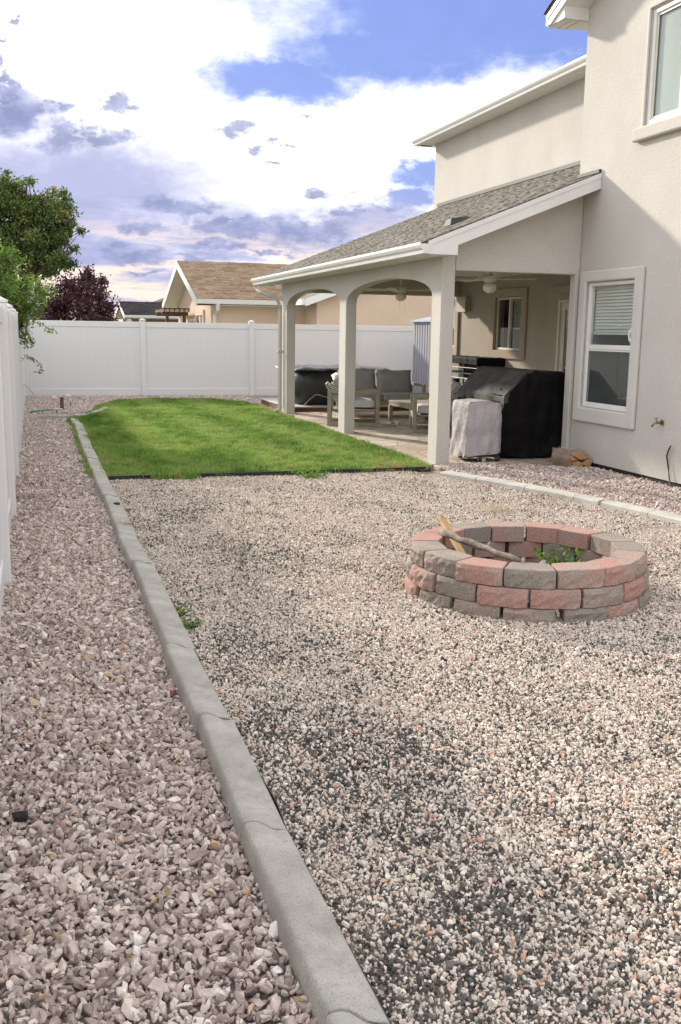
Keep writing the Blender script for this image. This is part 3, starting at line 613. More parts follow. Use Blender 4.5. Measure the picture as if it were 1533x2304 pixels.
def shingles(name, O, U, W, lu, lw, e, m, parent, seed, tabw=(0.14, 0.36), thick=(0.006, 0.016), skip=None):
    O = np.array(O, float); U = np.array(Vector(U).normalized()); W = np.array(Vector(W).normalized()); N = np.cross(U, W)
    if N[2] < 0: N = -N
    r = np.random.default_rng(seed); V = []; F = []; T = []
    rows = int(math.ceil(lw/e))
    for i in range(rows):
        w0 = i*e; w1 = min(w0+e*1.25, lw); u = -r.uniform(0, 0.2); rt = r.uniform(0.0, 0.18)
        while u < lu:
            du = r.uniform(*tabw); a, b = max(u, 0), min(u+du-0.003, lu); u += du
            if b-a < 0.02 or (skip and skip(a, b, w0)): continue
            t = r.uniform(*thick); k = len(V); w0j = w0+r.uniform(-0.004, 0.004)
            for (uu, ww, nn) in ((a, w0j, 0.0), (b, w0j, 0.0), (b, w1, 0.0), (a, w1, 0.0), (a, w0j, t), (b, w0j, t), (b, w1, 0.003), (a, w1, 0.003)):
                V.append(O+U*uu+W*ww+N*nn)
            F += [(k+4, k+5, k+6, k+7), (k, k+1, k+5, k+4), (k+1, k+2, k+6, k+5), (k+3, k, k+4, k+7)]; T += [min(1, max(0, r.random()*0.85+rt-0.05))]*4
    o = inst(name, np_mesh(name, V, F, m, T), parent); o['kind'] = 'stuff'; return o

def wall_x(X0, X1, y0, y1, z0, z1, holes=()):
    """wall slab across X with rectangular openings; holes (ya, yb, za, zb)"""
    ys = sorted({y0, y1, *[h[0] for h in holes], *[h[1] for h in holes]}); zs = sorted({z0, z1, *[h[2] for h in holes], *[h[3] for h in holes]})
    def solid(i, j):
        if i < 0 or j < 0 or i >= len(ys)-1 or j >= len(zs)-1: return False
        yc, zc = (ys[i]+ys[i+1])/2, (zs[j]+zs[j+1])/2
        return not any(h[0] < yc < h[1] and h[2] < zc < h[3] for h in holes)
    m = MB()
    for i in range(len(ys)-1):
        for j in range(len(zs)-1):
            if not solid(i, j): continue
            a, b, c, d = ys[i], ys[i+1], zs[j], zs[j+1]
            m.add([(X0, a, c), (X0, b, c), (X0, b, d), (X0, a, d)], [(0, 3, 2, 1)]); m.add([(X1, a, c), (X1, b, c), (X1, b, d), (X1, a, d)], [(0, 1, 2, 3)])
            if not solid(i-1, j): m.add([(X0, a, c), (X1, a, c), (X1, a, d), (X0, a, d)], [(0, 1, 2, 3)])
            if not solid(i+1, j): m.add([(X0, b, c), (X1, b, c), (X1, b, d), (X0, b, d)], [(0, 3, 2, 1)])
            if not solid(i, j-1): m.add([(X0, a, c), (X1, a, c), (X1, b, c), (X0, b, c)], [(0, 3, 2, 1)])
            if not solid(i, j+1): m.add([(X0, a, d), (X1, a, d), (X1, b, d), (X0, b, d)], [(0, 1, 2, 3)])
    return m
# -- walls
WIN1 = (9.68, 10.69, 0.735, 2.225)           # lower window of the near block
WIN2 = (8.55, 9.72, 3.845, 5.02)              # upper window, runs out of the picture
MX0 = XW+0.16
wall_x(XW, MX0, 3.0, YC, 0.075, 5.30, [WIN1, WIN2]).build('wall', M['stucco'], HOUSE)
MB().box(XW+0.02, MX0-0.02, 3.02, YC-0.02, -0.1, 0.075).build('foundation_shade', M['black_plastic'], HOUSE)  # black colour stands in for the shade in the gap below the stucco
MB().box(MX0, 14.0, 10.88, YC, 0.03, 5.30).build('wall', M['stucco'], HOUSE)
MB().box(MX0, 14.0, 3.0, 3.16, 0.0, 5.30).build('wall', M['stucco'], HOUSE)
MB().prism([(3.0, 5.30), (YC, 5.30), (YC, 5.40), (7.02, 5.40+(YC-7.02)*0.45), (3.0, 5.40)], 'x', XW, XW+0.16).build('wall', M['stucco'], HOUSE)
RWIN = (15.87, 16.90, 1.31, 2.26); FWIN = (18.74, 19.75, 1.31, 2.26); DOOR = (13.75, 14.62, 0.03, 2.17)
wall_x(XR, XR+0.16, YC, 20.10, 0.0, 3.6, [RWIN, FWIN, DOOR]).build('wall', M['shaded_stucco'], HOUSE)
wall_x(XR, XR+0.16, YC, 20.10, 3.6, 5.50).build('wall', M['stucco'], HOUSE)
MB().box(XR+0.16, 14.0, 19.94, 20.10, 0.0, 5.50).build('wall', M['stucco'], HOUSE)

# -- arched colonnade along the lawn
def arch(ya, yb, spring, rise, n=18):
    c = (ya+yb)/2; h = (yb-ya)/2
    return [(c-h*math.cos(math.pi*k/n), spring+rise*math.sin(math.pi*k/n)**0.85) for k in range(n+1)]
poly = [(10.90, 0.0), (11.19, 0.0)]+arch(11.19, 14.61, 2.02, 0.29)+[(14.61, 0.0), (14.95, 0.0)]+arch(14.95, 18.33, 2.02, 0.29)+[(18.33, 0.0), (18.70, 0.0), (18.70, 2.62), (10.90, 2.62)]
MB().prism(poly, 'x', 4.63, 4.80).build('arcade', M['stucco'], HOUSE, bevel=0.012, seg=2)
# -- gable wall facing the camera, and its twin at the far end
MB().prism([(4.803, 2.33), (6.405, 2.33), (6.405, 0.03), (6.457, 0.03), (6.457, zr(6.457)-0.10), (4.803, zr(4.803)-0.10)], 'y', 10.90, 11.035).build('gable_wall', M['stucco'], HOUSE, bevel=0.008)
MB().prism([(4.803, 2.33), (8.297, 2.33), (8.297, zr(8.297)-0.10), (4.803, zr(4.803)-0.10)], 'y', 18.52, 18.70).build('gable_wall', M['shaded_stucco'], HOUSE, bevel=0.008)
# -- patio ceiling of narrow boards
y_ = YC+0.004; k = 0
cb = MB().box(4.803, 8.297, 0, 0.296, 2.62, 2.64).mesh('ceiling_board', M['soffit'], 0.006)
while y_ < 18.5:
    inst('ceiling_board', cb, HOUSE, (0, y_ if y_+0.3 < 18.52 else 18.22, 0)); y_ += 0.30
# -- patio roof
R = tag(bpy.data.objects.new('patio_roof', None)); link(R, HOUSE)
def deck(x0, x1, ya, yb, name='roof_deck'):
    MB().prism([(x0, zr(x0)-0.07), (x1, zr(x1)-0.07), (x1, zr(x1)), (x0, zr(x0))], 'y', ya, yb).build(name, M['roof_deck'], R)
deck(EAVE_X, XW-0.003, 10.565, YC+0.002); deck(EAVE_X, XR-0.003, YC+0.006, 19.42)
nrm = Vector((-SL, 0, 1)).normalized()
def cut(a, b, w):   # nothing inside the near block
    x = EAVE_X-0.04+w/math.sqrt(1+SL*SL); return x > XW-0.12 and (10.545+a) < YC
shingles('shingles', Vector((EAVE_X-0.04, 10.545, zr(EAVE_X-0.04)+0.003)), (0, 1, 0), (1, 0, SL), 8.89, (XR-EAVE_X+0.03)*math.sqrt(1+SL*SL), 0.130, M['shingle'], R, 5, skip=cut)
# flashing where roof meets wall, dark
MB().bar((XR-0.012, YC+0.02, zr(XR)+0.045), (XR-0.012, 19.9, zr(XR)+0.045), 0.02, 0.06).build('flashing', M['black_plastic'], R)
MB().bar((XW-0.02, 10.55, zr(XW)+0.02), (XW-0.02, YC, zr(XW)+0.02), 0.03, 0.04).build('flashing', M['black_plastic'], R)
# rake boards, returns, soffits, gutter
fh = 0.175
MB().prism([(4.62, zr(4.62)-0.005-fh), (XW-0.004, zr(XW)-0.005-fh), (XW-0.004, zr(XW)-0.005), (4.30, zr(4.30)-0.005), (4.30, 2.475), (4.66, 2.475), (4.66, zr(4.66)-0.005-fh)], 'y', 10.535, 10.562).build('rake_board', M['white_metal'], R, bevel=0.003)
MB().bar((4.34, 10.531, zr(4.34)-0.03), (XW-0.006, 10.531, zr(XW)-0.03), 0.012, 0.05, (-SL, 0, 1)).build('rake_trim', M['white_metal'], R)
MB().prism([(4.31, 2.475), (4.625, 2.475), (4.625, 2.50), (4.31, 2.50)], 'y', 10.564, 10.897).build('soffit', M['soffit'], R)
MB().prism([(4.66, zr(4.66)-fh), (XW-0.004, zr(XW)-fh), (XW-0.004, zr(XW)-fh+0.02), (4.66, zr(4.66)-fh+0.02)], 'y', 10.564, 10.898).build('soffit', M['soffit'], R)
ga = [(0.0, 0.0), (-0.065, 0.0), (-0.075, 0.035), (-0.098, 0.06), (-0.115, 0.09), (-0.115, 0.118), (-0.10, 0.118), (-0.10, 0.105), (-0.003, 0.105)]
def gutter(x, z, ya, yb, parent, name='gutter'):
    MB().prism([(x+a, z+b) for a, b in ga], 'y', ya, yb).build(name, M['white_metal'], parent, bevel=0.002)
gutter(4.295, 2.478, 10.50, 19.45, R)
MB().box(4.297, 4.315, 10.565, 19.42, 2.478, 2.60).build('fascia_board', M['white_metal'], R)
sb = MB().box(4.318, 4.628, 0, 0.296, 2.482, 2.496).mesh('soffit_board', M['soffit'], 0.005); y_ = 10.90
while y_ < 19.3: inst('soffit_board', sb, R, (0, y_, 0)); y_ += 0.30
MB().prism([(4.30, 2.475), (4.66, 2.475), (4.66, zr(4.66)-fh), (XR-0.004, zr(XR)-fh), (XR-0.004, zr(XR)-0.005), (4.30, zr(4.30)-0.005)], 'y', 19.425, 19.45).build('rake_board', M['white_metal'], R, bevel=0.003)
# attic side above the far arch so that no light leaks under the deck
MB().prism([(4.805, zr(4.80)-0.16), (8.29, zr(8.29)-0.16), (8.29, zr(8.29)-0.11), (4.805, zr(4.80)-0.11)], 'y', 11.05, 18.5).build('roof_lining', M['roof_deck'], R)
# roof vent
vp = Vector((5.13, 11.62, 0)); vp.z = zr(5.13)+0.01
vm = MB().add([(-0.20, -0.15, -0.08), (0.17, -0.15, 0.07), (0.17, 0.15, 0.07), (-0.20, 0.15, -0.08), (-0.16, -0.10, 0.05), (0.10, -0.10, 0.10), (0.10, 0.10, 0.10), (-0.16, 0.10, 0.05)],
    [(0, 3, 2, 1), (4, 5, 6, 7), (0, 1, 5, 4), (1, 2, 6, 5), (2, 3, 7, 6), (3, 0, 4, 7)])
vm.v = [(a*0.78, b*0.78, c*0.72) for a, b, c in vm.v]
V_ = vm.build('roof_vent', mat('vent_metal', (0.035, 0.033, 0.03), (0.055, 0.05, 0.045), 8, 0.7), R, bevel=0.006, loc=vp)
# downspout at the far corner
M['soffit_tan'] = mat('painted_tan', (0.50, 0.47, 0.42), (0.54, 0.51, 0.46), 3, 0.5)
ds = MB().tube([(4.24, 19.30, 2.49), (4.24, 19.30, 2.40), (4.30, 19.10, 2.33), (4.50, 18.80, 2.24), (4.56, 18.66, 2.12), (4.575, 18.62, 1.9), (4.575, 18.62, 0.16), (4.53, 18.60, 0.07), (4.44, 18.58, 0.05)], 0.042, 4)
ds.build('downspout', M['soffit_tan'], HOUSE, bevel=0.006)
MB().box(4.525, 4.628, 18.57, 18.67, 1.2, 1.23).build('downspout_strap', M['soffit_tan'], HOUSE)

# -- upper eaves over the set-back wall
R2 = bpy.data.objects.new('main_roof', None); link(R2, HOUSE)
gutter(7.985, 5.50, YC+0.02, 20.42, R2)
MB().box(7.99, 8.01, YC+0.02, 20.42, 5.495, 5.64).build('fascia_board', M['white_metal'], R2)
sb = MB().box(8.012, 8.298, 0, 0.296, 5.500, 5.514).mesh('soffit_board', M['soffit'], 0.005); y_ = YC+0.02
while y_ < 20.1: inst('soffit_board', sb, R2, (0, y_, 0)); y_ += 0.30
def zr2(x): return 5.62+0.40*(x-7.93)
MB().prism([(7.93, zr2(7.93)-0.02), (11.2, zr2(11.2)-0.02), (11.2, zr2(11.2)+0.02), (7.93, zr2(7.93)+0.02)], 'y', YC+0.02, 20.45).build('roof_deck', M['roof_deck'], R2)
MB().prism([(11.2, zr2(11.2)-0.02), (14.4, zr2(8.0)-0.02), (14.4, zr2(8.0)+0.02), (11.2, zr2(11.2)+0.02)], 'y', YC+0.02, 20.45).build('roof_deck', M['roof_deck'], R2)
shingles('shingles', Vector((7.90, YC+0.03, zr2(7.90)+0.02)), (0, 1, 0), (1, 0, 0.40), 9.42, 3.5, 0.14, M['shingle'], R2, 8)
MB().prism([(7.99, 5.50), (8.30, 5.50), (14.0, 5.50), (14.35, 5.64), (11.2, zr2(11.2)-0.03), (7.99, 5.63)], 'y', 20.20, 20.42).build('rake_board', M['white_metal'], R2)
# -- gable roof of the near block: its rake overhangs the wall and climbs towards the camera
R3 = bpy.data.objects.new('near_roof', None); link(R3, HOUSE)
ye, zs_ = YC+0.37, 5.27
def zr3(y): return 5.40+0.45*(ye-y)
MB().prism([(ye, zr3(ye)-0.02), (7.02, zr3(7.02)-0.02), (7.02, zr3(7.02)+0.02), (ye, zr3(ye)+0.02)], 'x', 6.09, 14.3).build('roof_deck', M['roof_deck'], R3)
MB().prism([(7.02, zr3(7.02)-0.02), (2.6, zr3(ye)-0.02), (2.6, zr3(ye)+0.02), (7.02, zr3(7.02)+0.02)], 'x', 6.09, 14.3).build('roof_deck', M['roof_deck'], R3)
shingles('shingles', Vector((6.07, ye+0.03, zr3(ye+0.03)+0.022)), (1, 0, 0), (0, -1, 0.45), 8.2, 4.7, 0.14, M['shingle'], R3, 9)
MB().prism([(ye, zr3(ye)-0.025), (7.05, zr3(7.05)-0.025), (7.05, zr3(7.05)-0.175), (ye-0.10, zr3(ye-0.1)-0.175), (ye, zs_)], 'x', 6.10, 6.125).build('rake_board', M['white_metal'], R3, bevel=0.003)
MB().bar((6.095, ye-0.02, zr3(ye)-0.045), (6.095, 7.05, zr3(7.05)-0.045), 0.012, 0.05, (0, 0.45, 1)).build('rake_trim', M['white_metal'], R3)
MB().box(6.133, XW-0.003, YC+0.01, ye-0.003, zs_-0.006, zs_+0.01).build('soffit', M['soffit'], R3)
for q in range(3): MB().box(6.142+q*0.105, 6.235+q*0.105, YC+0.012, ye-0.008, zs_-0.014, zs_-0.007).build('soffit_board', M['soffit'], R3, bevel=0.003)
MB().box(6.127, XW-0.003, YC-0.015, YC+0.008, zs_-0.006, zs_+0.27).build('eave_return', M['white_metal'], R3)
MB().prism([(YC+0.009, zs_-0.006), (ye-0.002, zs_-0.006), (ye-0.002, zs_+0.11), (YC+0.009, zs_+0.26)], 'x', 6.1265, 6.131).build('return_panel', M['white_metal'], R3)
MB().prism([(ye-0.38, zr3(ye-0.38)-0.175), (7.05, zr3(7.05)-0.175), (7.05, zr3(7.05)-0.155), (ye-0.38, zr3(ye-0.38)-0.155)], 'x', 6.127, XW-0.003).build('soffit', M['soffit'], R3)
MB().box(6.13, 14.2, ye-0.02, ye, zs_+0.012, 5.385).build('fascia_board', M['white_metal'], R3)
MB().box(XW, 14.2, YC+0.003, ye-0.022, zs_, zs_+0.012).build('soffit', M['soffit'], R3)

# -- windows
def rect_ring(m, X0, X1, o, i):
    """frame between outer and inner rectangles (ya, yb, za, zb)"""
    m.box(X0, X1, o[0], i[0], o[2], o[3]); m.box(X0, X1, i[1], o[1], o[2], o[3]); m.box(X0, X1, i[0], i[1], o[2], i[2]); m.box(X0, X1, i[0], i[1], i[3], o[3]); return m
def grow(r, d): return (r[0]-d, r[1]+d, r[2]-d, r[3]+d)
def ring_prism(X0, X1, o, i, m, name, parent, bevel):
    """a picture-frame of one piece"""
    V = []
    for X in (X0, X1):
        for r in (o, i): V += [(X, r[0], r[2]), (X, r[1], r[2]), (X, r[1], r[3]), (X, r[0], r[3])]
    F = []
    for k in range(4):
        j = (k+1) % 4
        F += [(k, j, 4+j, 4+k), (8+k, 12+k, 12+j, 8+j), (k, 8+k, 8+j, j), (4+k, 4+j, 12+j, 12+k)]
    return MB().add(V, F).build(name, m, parent, bevel=bevel, seg=2)
def room(parent, X, r):
    """dark space behind the glass"""
    a = grow(r, 0.25); m = MB()
    x0, x1 = X+0.161, X+1.0
    p = [(x0, a[0], a[2]), (x1, a[0], a[2]), (x1, a[1], a[2]), (x0, a[1], a[2]), (x0, a[0], a[3]), (x1, a[0], a[3]), (x1, a[1], a[3]), (x0, a[1], a[3])]
    m.add(p, [(0, 1, 2, 3), (4, 7, 6, 5), (1, 5, 6, 2), (0, 4, 5, 1), (3, 2, 6, 7)])
    return inst('room', m.mesh('room', M['room'], recalc=False), parent)
def blind(parent, X, ya, yb, za, zb, step=0.038, m='blind'):
    b = MB(); z = za
    while z < zb:
        b.add([(X, ya, z), (X+0.016, ya, z+step*0.86), (X+0.016, yb, z+step*0.86), (X, yb, z)], [(0, 1, 2, 3)]); z += step
    b.box(X, X+0.02, ya, yb, za-0.03, za-0.004); b.box(X-0.005, X+0.03, ya, yb, zb, zb+0.03)
    o = b.build('blind', M[m], parent); return o
W1 = bpy.data.objects.new('window', None); link(W1, HOUSE)
ring_prism(XW-0.045, XW-0.001, (9.52, 10.83, 0.555, 2.36), grow(WIN1, 0.004), M['trim_stucco'], 'window_trim', W1, 0.018)
fr = grow(WIN1, -0.003); fi = grow(WIN1, -0.045)
ring_prism(XW+0.01, XW+0.075, fr, fi, M['frame_white'], 'frame', W1, 0.004)
MB().box(XW+0.004, XW+0.06, fi[0], fi[1], 1.435, 1.49).build('meeting_rail', M['frame_white'], W1, bevel=0.004)
MB().box(XW+0.045, XW+0.049, fi[0], fi[1], 1.49, fi[3]).build('pane', M['glass'], W1)
MB().box(XW+0.025, XW+0.029, fi[0], fi[1], fi[2], 1.435).build('pane', M['glass_dark'], W1)
ring_prism(XW+0.012, XW+0.02, (fi[0], fi[1], fi[2], 1.433), (fi[0]+0.02, fi[1]-0.02, fi[2]+0.02, 1.415), M['frame_white'], 'screen_frame', W1, 0.0)
MB().box(XW+0.058, XW+0.060, fi[0], fi[1], fi[2], 1.435).build('insect_screen', M['screen'], W1)
blind(W1, XW+0.075, fi[0]+0.005, fi[1]-0.005, 1.64, 2.15)
room(W1, XW, WIN1)
# small shield sticker in the corner of the upper pane
sh = [(0, -0.075), (0.035, -0.05), (0.05, 0), (0.045, 0.06), (0.0, 0.085), (-0.045, 0.06), (-0.05, 0), (-0.035, -0.05)]
st = MB().prism([(9.80+p[0], 1.60+p[1]) for p in sh], 'x', XW+0.0415, XW+0.0445).build('sticker', M['frame_white'], W1)
st2 = MB().prism([(9.80+p[0]*0.45, 1.605+p[1]*0.45) for p in sh], 'x', XW+0.0405, XW+0.0412).build('sticker_emblem', mat('emblem', (0.45, 0.30, 0.28), rough=0.6), W1)
W2 = bpy.data.objects.new('window', None); link(W2, HOUSE)
ring_prism(XW-0.025, XW-0.001, grow(WIN2, 0.055), grow(WIN2, 0.012), M['trim_stucco'], 'window_trim', W2, 0.01)
MB().box(XW-0.07, XW-0.001, WIN2[0]-0.20, WIN2[1]+0.15, WIN2[2]-0.155, WIN2[2]-0.012).build('sill', M['stucco'], W2, bevel=0.022, seg=3)
fr = grow(WIN2, -0.003); fi = grow(WIN2, -0.05)
ring_prism(XW+0.01, XW+0.075, fr, fi, M['frame_white'], 'frame', W2, 0.005)
MB().box(XW+0.012, XW+0.055, 9.10, 9.16, fi[2], fi[3]).build('meeting_rail', M['frame_white'], W2, bevel=0.004)
MB().box(XW+0.045, XW+0.049, fi[0], fi[1], fi[2], fi[3]).build('pane', M['glass'], W2)
ring_prism(XW+0.028, XW+0.036, (9.17, fi[1]-0.004, fi[2]+0.004, fi[3]-0.004), (9.19, fi[1]-0.03, fi[2]+0.028, fi[3]-0.028), M['frame_cream'], 'screen_frame', W2, 0.0)
MB().box(XW+0.052, XW+0.054, fi[0], fi[1], fi[2], fi[3]).build('insect_screen', M['screen_light'], W2)
room(W2, XW, WIN2)
for WN in (RWIN, FWIN):
    W = bpy.data.objects.new('window', None); link(W, HOUSE)
    o_ = (WN[0]-0.19, WN[1]+0.24, WN[2]-0.155, WN[3]+0.16)
    ring_prism(XR-0.045, XR-0.001, o_, grow(WN, 0.004), M['shaded_trim'], 'window_trim', W, 0.016)
    fr = grow(WN, -0.003); fi = grow(WN, -0.04)
    ring_prism(XR+0.01, XR+0.07, fr, fi, M['frame_cream'], 'frame', W, 0.004)
    mid = (fi[0]+fi[1])/2
    MB().box(XR+0.005, XR+0.06, mid-0.022, mid+0.022, fi[2], fi[3]).build('meeting_rail', M['frame_cream'], W, bevel=0.004)
    MB().box(XR+0.04, XR+0.044, fi[0], mid-0.022, fi[2], fi[3]).build('pane', M['glass'], W); MB().box(XR+0.03, XR+0.034, mid+0.022, fi[1], fi[2], fi[3]).build('pane', M['glass_dark'], W)
    blind(W, XR+0.07, fi[0]+0.005, mid-0.03, 1.72, 2.18)
    room(W, XR, WN)
# glazed patio door, mostly hidden by the near block
D = bpy.data.objects.new('patio_door', None); link(D, HOUSE)
MB().prism([(DOOR[0]-0.15, 2.20), (DOOR[1]+0.17, 2.30), (DOOR[1]+0.17, 2.40), (DOOR[0]-0.15, 2.40)], 'x', XR-0.04, XR-0.001).build('door_trim', M['shaded_trim'], D, bevel=0.014)
fr = (DOOR[0]+0.003, DOOR[1]-0.003, 0.03, DOOR[3]-0.003); ring_prism(XR-0.012, XR+0.09, fr, (fr[0]+0.06, fr[1]-0.06, 0.06, fr[3]-0.05), M['frame_cream'], 'door_frame', D, 0.006)
lf = (fr[0]+0.062, fr[1]-0.062, 0.062, fr[3]-0.052); li = (lf[0]+0.1, lf[1]-0.12, 0.30, lf[3]-0.12)
ring_prism(XR+0.02, XR+0.06, lf, li, M['frame_cream'], 'door_leaf', D, 0.004)
MB().box(XR+0.035, XR+0.04, li[0], li[1], li[2], li[3]).build('pane', M['glass_dark'], D)
MB().tube([(XR+0.0, li[1]+0.05, 0.98), (XR-0.05, li[1]+0.05, 0.98), (XR-0.05, li[1]+0.05, 1.12), (XR-0.0, li[1]+0.05, 1.12)], 0.012, 6).build('handle', M['white_metal'], D)
room(D, XR, DOOR)
# electrical box
E_ = MB().box(XR-0.11, XR-0.002, 18.06, 18.44, 2.03, 2.29).build('meter_box', mat('box_olive', (0.38, 0.36, 0.24), (0.44, 0.42, 0.28), 5, 0.55), HOUSE, bevel=0.008)
MB().box(XR-0.13, XR-0.11, 18.03, 18.46, 2.02, 2.31).build('box_lid', mat('box_olive_lid', (0.43, 0.41, 0.28), rough=0.55), E_, bevel=0.004)
# outdoor tap on the near wall
fp = Vector((XW-0.001, 9.03, 0.685))
T_ = bpy.data.objects.new('outdoor_tap', None); T_.location = fp; link(T_, HOUSE)
MB().tube([(0, 0, 0), (-0.07, 0, 0), (-0.10, 0.01, -0.01), (-0.115, 0.02, -0.045)], [0.014, 0.014, 0.013, 0.012], 8).build('spout', M['brass'], T_, smooth=True)
MB().tube([(-0.07, 0, 0.0), (-0.085, 0, 0.045)], 0.006, 6).build('stem', M['brass'], T_)
MB().lathe([(0.012, 0), (0.026, 0.002), (0.026, 0.008), (0.012, 0.010)], n=8).build('tap_handle', M['blue_handle'], T_, loc=(-0.087, 0, 0.045))
MB().box(-0.006, 0.0, -0.03, 0.03, -0.03, 0.03).build('wall_plate', M['brass'], T_, bevel=0.003)
# drip line rising from the gravel against the wall
dp = [(XW-0.10, 8.60, 0.03), (XW-0.06, 8.74, 0.05), (XW-0.03, 8.80, 0.12), (XW-0.025, 8.84, 0.24), (XW-0.03, 8.87, 0.34), (XW-0.03, 8.85, 0.40), (XW-0.04, 8.80, 0.46)]
dl = MB().tube(dp, 0.009, 6)
tag(dl.build('drip_line', M['black_plastic'], smooth=True), 'thin black irrigation tube standing up against the house wall', 'tube')
# ================================================================== FIRE PIT
def block_mat():
    m, nt, b = new_mat('wall_block'); L = nt.links.new; b.inputs['Roughness'].default_value = 0.93; b.inputs['Specular IOR Level'].default_value = 0.2
    t = nt.nodes.new('ShaderNodeTexCoord'); oi = nt.nodes.new('ShaderNodeObjectInfo'); add = nt.nodes.new('ShaderNodeVectorMath'); add.operation = 'ADD'; k = nt.nodes.new('ShaderNodeVectorMath'); k.operation = 'SCALE'
    cx = nt.nodes.new('ShaderNodeCombineXYZ'); [L(oi.outputs['Random'], cx.inputs[i]) for i in range(3)]; L(cx.outputs[0], k.inputs[0]); k.inputs['Scale'].default_value = 41
    L(t.outputs['Object'], add.inputs[0]); L(k.outputs[0], add.inputs[1])
    n = nt.nodes.new('ShaderNodeTexNoise'); n.inputs['Scale'].default_value = 5; n.inputs['Detail'].default_value = 4; L(add.outputs[0], n.inputs['Vector'])
    mm = nt.nodes.new('ShaderNodeMath'); mm.operation = 'MULTIPLY_ADD'; L(oi.outputs['Random'], mm.inputs[0]); mm.inputs[1].default_value = 0.9; sb_ = nt.nodes.new('ShaderNodeMath'); sb_.operation = 'MULTIPLY_ADD'; L(n.outputs['Fac'], sb_.inputs[0]); sb_.inputs[1].default_value = 1.7; sb_.inputs[2].default_value = -0.8; L(sb_.outputs[0], mm.inputs[2])
    r = ramp(nt, [(0.10, (0.255, 0.23, 0.20)), (0.36, (0.32, 0.27, 0.235)), (0.55, (0.36, 0.27, 0.235)), (0.85, (0.39, 0.235, 0.20))]); L(mm.outputs[0], r.inputs[0])
    n2 = nt.nodes.new('ShaderNodeTexNoise'); n2.inputs['Scale'].default_value = 160; n2.inputs['Detail'].default_value = 3; L(add.outputs[0], n2.inputs['Vector'])
    r2 = ramp(nt, [(0.3, (0.62, 0.62, 0.62)), (0.72, (1.35, 1.32, 1.3))]); L(n2.outputs['Fac'], r2.inputs[0])
    mu = nt.nodes.new('ShaderNodeMix'); mu.data_type = 'RGBA'; mu.blend_type = 'MULTIPLY'; mu.inputs[0].default_value = 1; L(r.outputs[0], mu.inputs[6]); L(r2.outputs[0], mu.inputs[7]); L(mu.outputs[2], b.inputs['Base Color'])
    n3 = nt.nodes.new('ShaderNodeTexNoise'); n3.inputs['Scale'].default_value = 70; n3.inputs['Detail'].default_value = 6; L(add.outputs[0], n3.inputs['Vector'])
    bp = nt.nodes.new('ShaderNodeBump'); bp.inputs['Strength'].default_value = 0.7; bp.inputs['Distance'].default_value = 0.006; L(n3.outputs['Fac'], bp.inputs['Height']); L(bp.outputs[0], b.inputs['Normal'])
    return m
M['block'] = block_mat()
def pit_block(seed, w=0.292, wi=0.222, d=0.172, h=0.110):
    """split-face retaining block: rough front (towards -Y), tapering to the back; top front edge sloped"""
    r = random.Random(seed); nx, nz = 8, 4; V = []; F = []
    def front(i, j):
        u = i/nx; x = (u-0.5)*w; z = j/nz*h
        bow = -0.015*min(1, 2.6*(1-abs(2*u-1)))
        rgh = 0.011*noise.noise(Vector((x*22+seed*3, z*30, seed)))+0.006*noise.noise(Vector((x*60, z*70+seed, 2)))
        if i in (0, nx): bow += 0.004
        top = 0.008*(j == nz)+0.003*(j == 0)
        return (x*(1-0.006*(j in (0, nz))), bow+rgh+top, z+(-0.003 if j == nz else 0)*r.random())
    for j in range(nz+1):
        for i in range(nx+1): V.append(front(i, j))
    for j in range(nz):
        for i in range(nx): a = j*(nx+1)+i; F.append((a, a+1, a+nx+2, a+nx+1))
    b0 = len(V); yb = d
    V += [(-wi/2, yb, 0), (wi/2, yb, 0), (wi/2, yb, h), (-wi/2, yb, h), (0.0, yb+0.006, 0.0), (0.0, yb+0.006, h)]
    top = [nz*(nx+1)+i for i in range(nx+1)]; bot = [i for i in range(nx+1)]
    F.append(tuple(top+[b0+2, b0+5, b0+3])); F.append(tuple(bot[::-1]+[b0, b0+4, b0+1]))
    F.append((b0+1, b0+4, b0+5, b0+2)); F.append((b0+4, b0, b0+3, b0+5))
    F.append(tuple([j*(nx+1) for j in range(nz, -1, -1)]+[b0, b0+3])); F.append(tuple([j*(nx+1)+nx for j in range(nz+1)]+[b0+2, b0+1]))
    m = MB().add(V, F).mesh('block', M['block'], recalc=True)
    bm = bmesh.new(); bm.from_mesh(m)
    es = [e for e in bm.edges if len(e.link_faces) == 2 and e.calc_face_angle(0) > 0.9 and min(v.co.y for v in e.verts) > -0.02]
    bmesh.ops.bevel(bm, geom=es, offset=0.0035, segments=1, affect='EDGES', clamp_overlap=True); bm.to_mesh(m); bm.free(); return m
FP = thing('fire_pit', PIT, 'round fire pit of stacked red and grey blocks on pea gravel', 'fire pit')
bv = [pit_block(s) for s in range(8)]
NB = 15
for c in range(3):
    rad = 0.735-(0.0, -0.008, -0.016)[c] if c else 0.745
    rad = (0.752, 0.742, 0.725)[c]
    for i in range(NB):
        a = 2*math.pi*(i+0.5*(c % 2)+0.15)/NB + random.uniform(-0.012, 0.012)
        if c == 0 and i == 11: a += 0.06
        rr = rad+random.uniform(-0.012, 0.010)
        # front faces outwards: local -Y points away from the centre
        inst('block', bv[(i*3+c*5) % 8], FP, (math.cos(a)*rr, math.sin(a)*rr, -0.042+c*0.1115), (0, 0, a+math.pi/2+random.uniform(-0.03, 0.03)))
ash = MB().lathe([(0.60, -0.02), (0.57, 0.02), (0.3, 0.035), (0.02, 0.045)], n=30).build('ash_bed', mat('ash', (0.035, 0.03, 0.028), (0.09, 0.08, 0.075), 14, 0.95, 0.9, 45, bdist=0.03), FP)
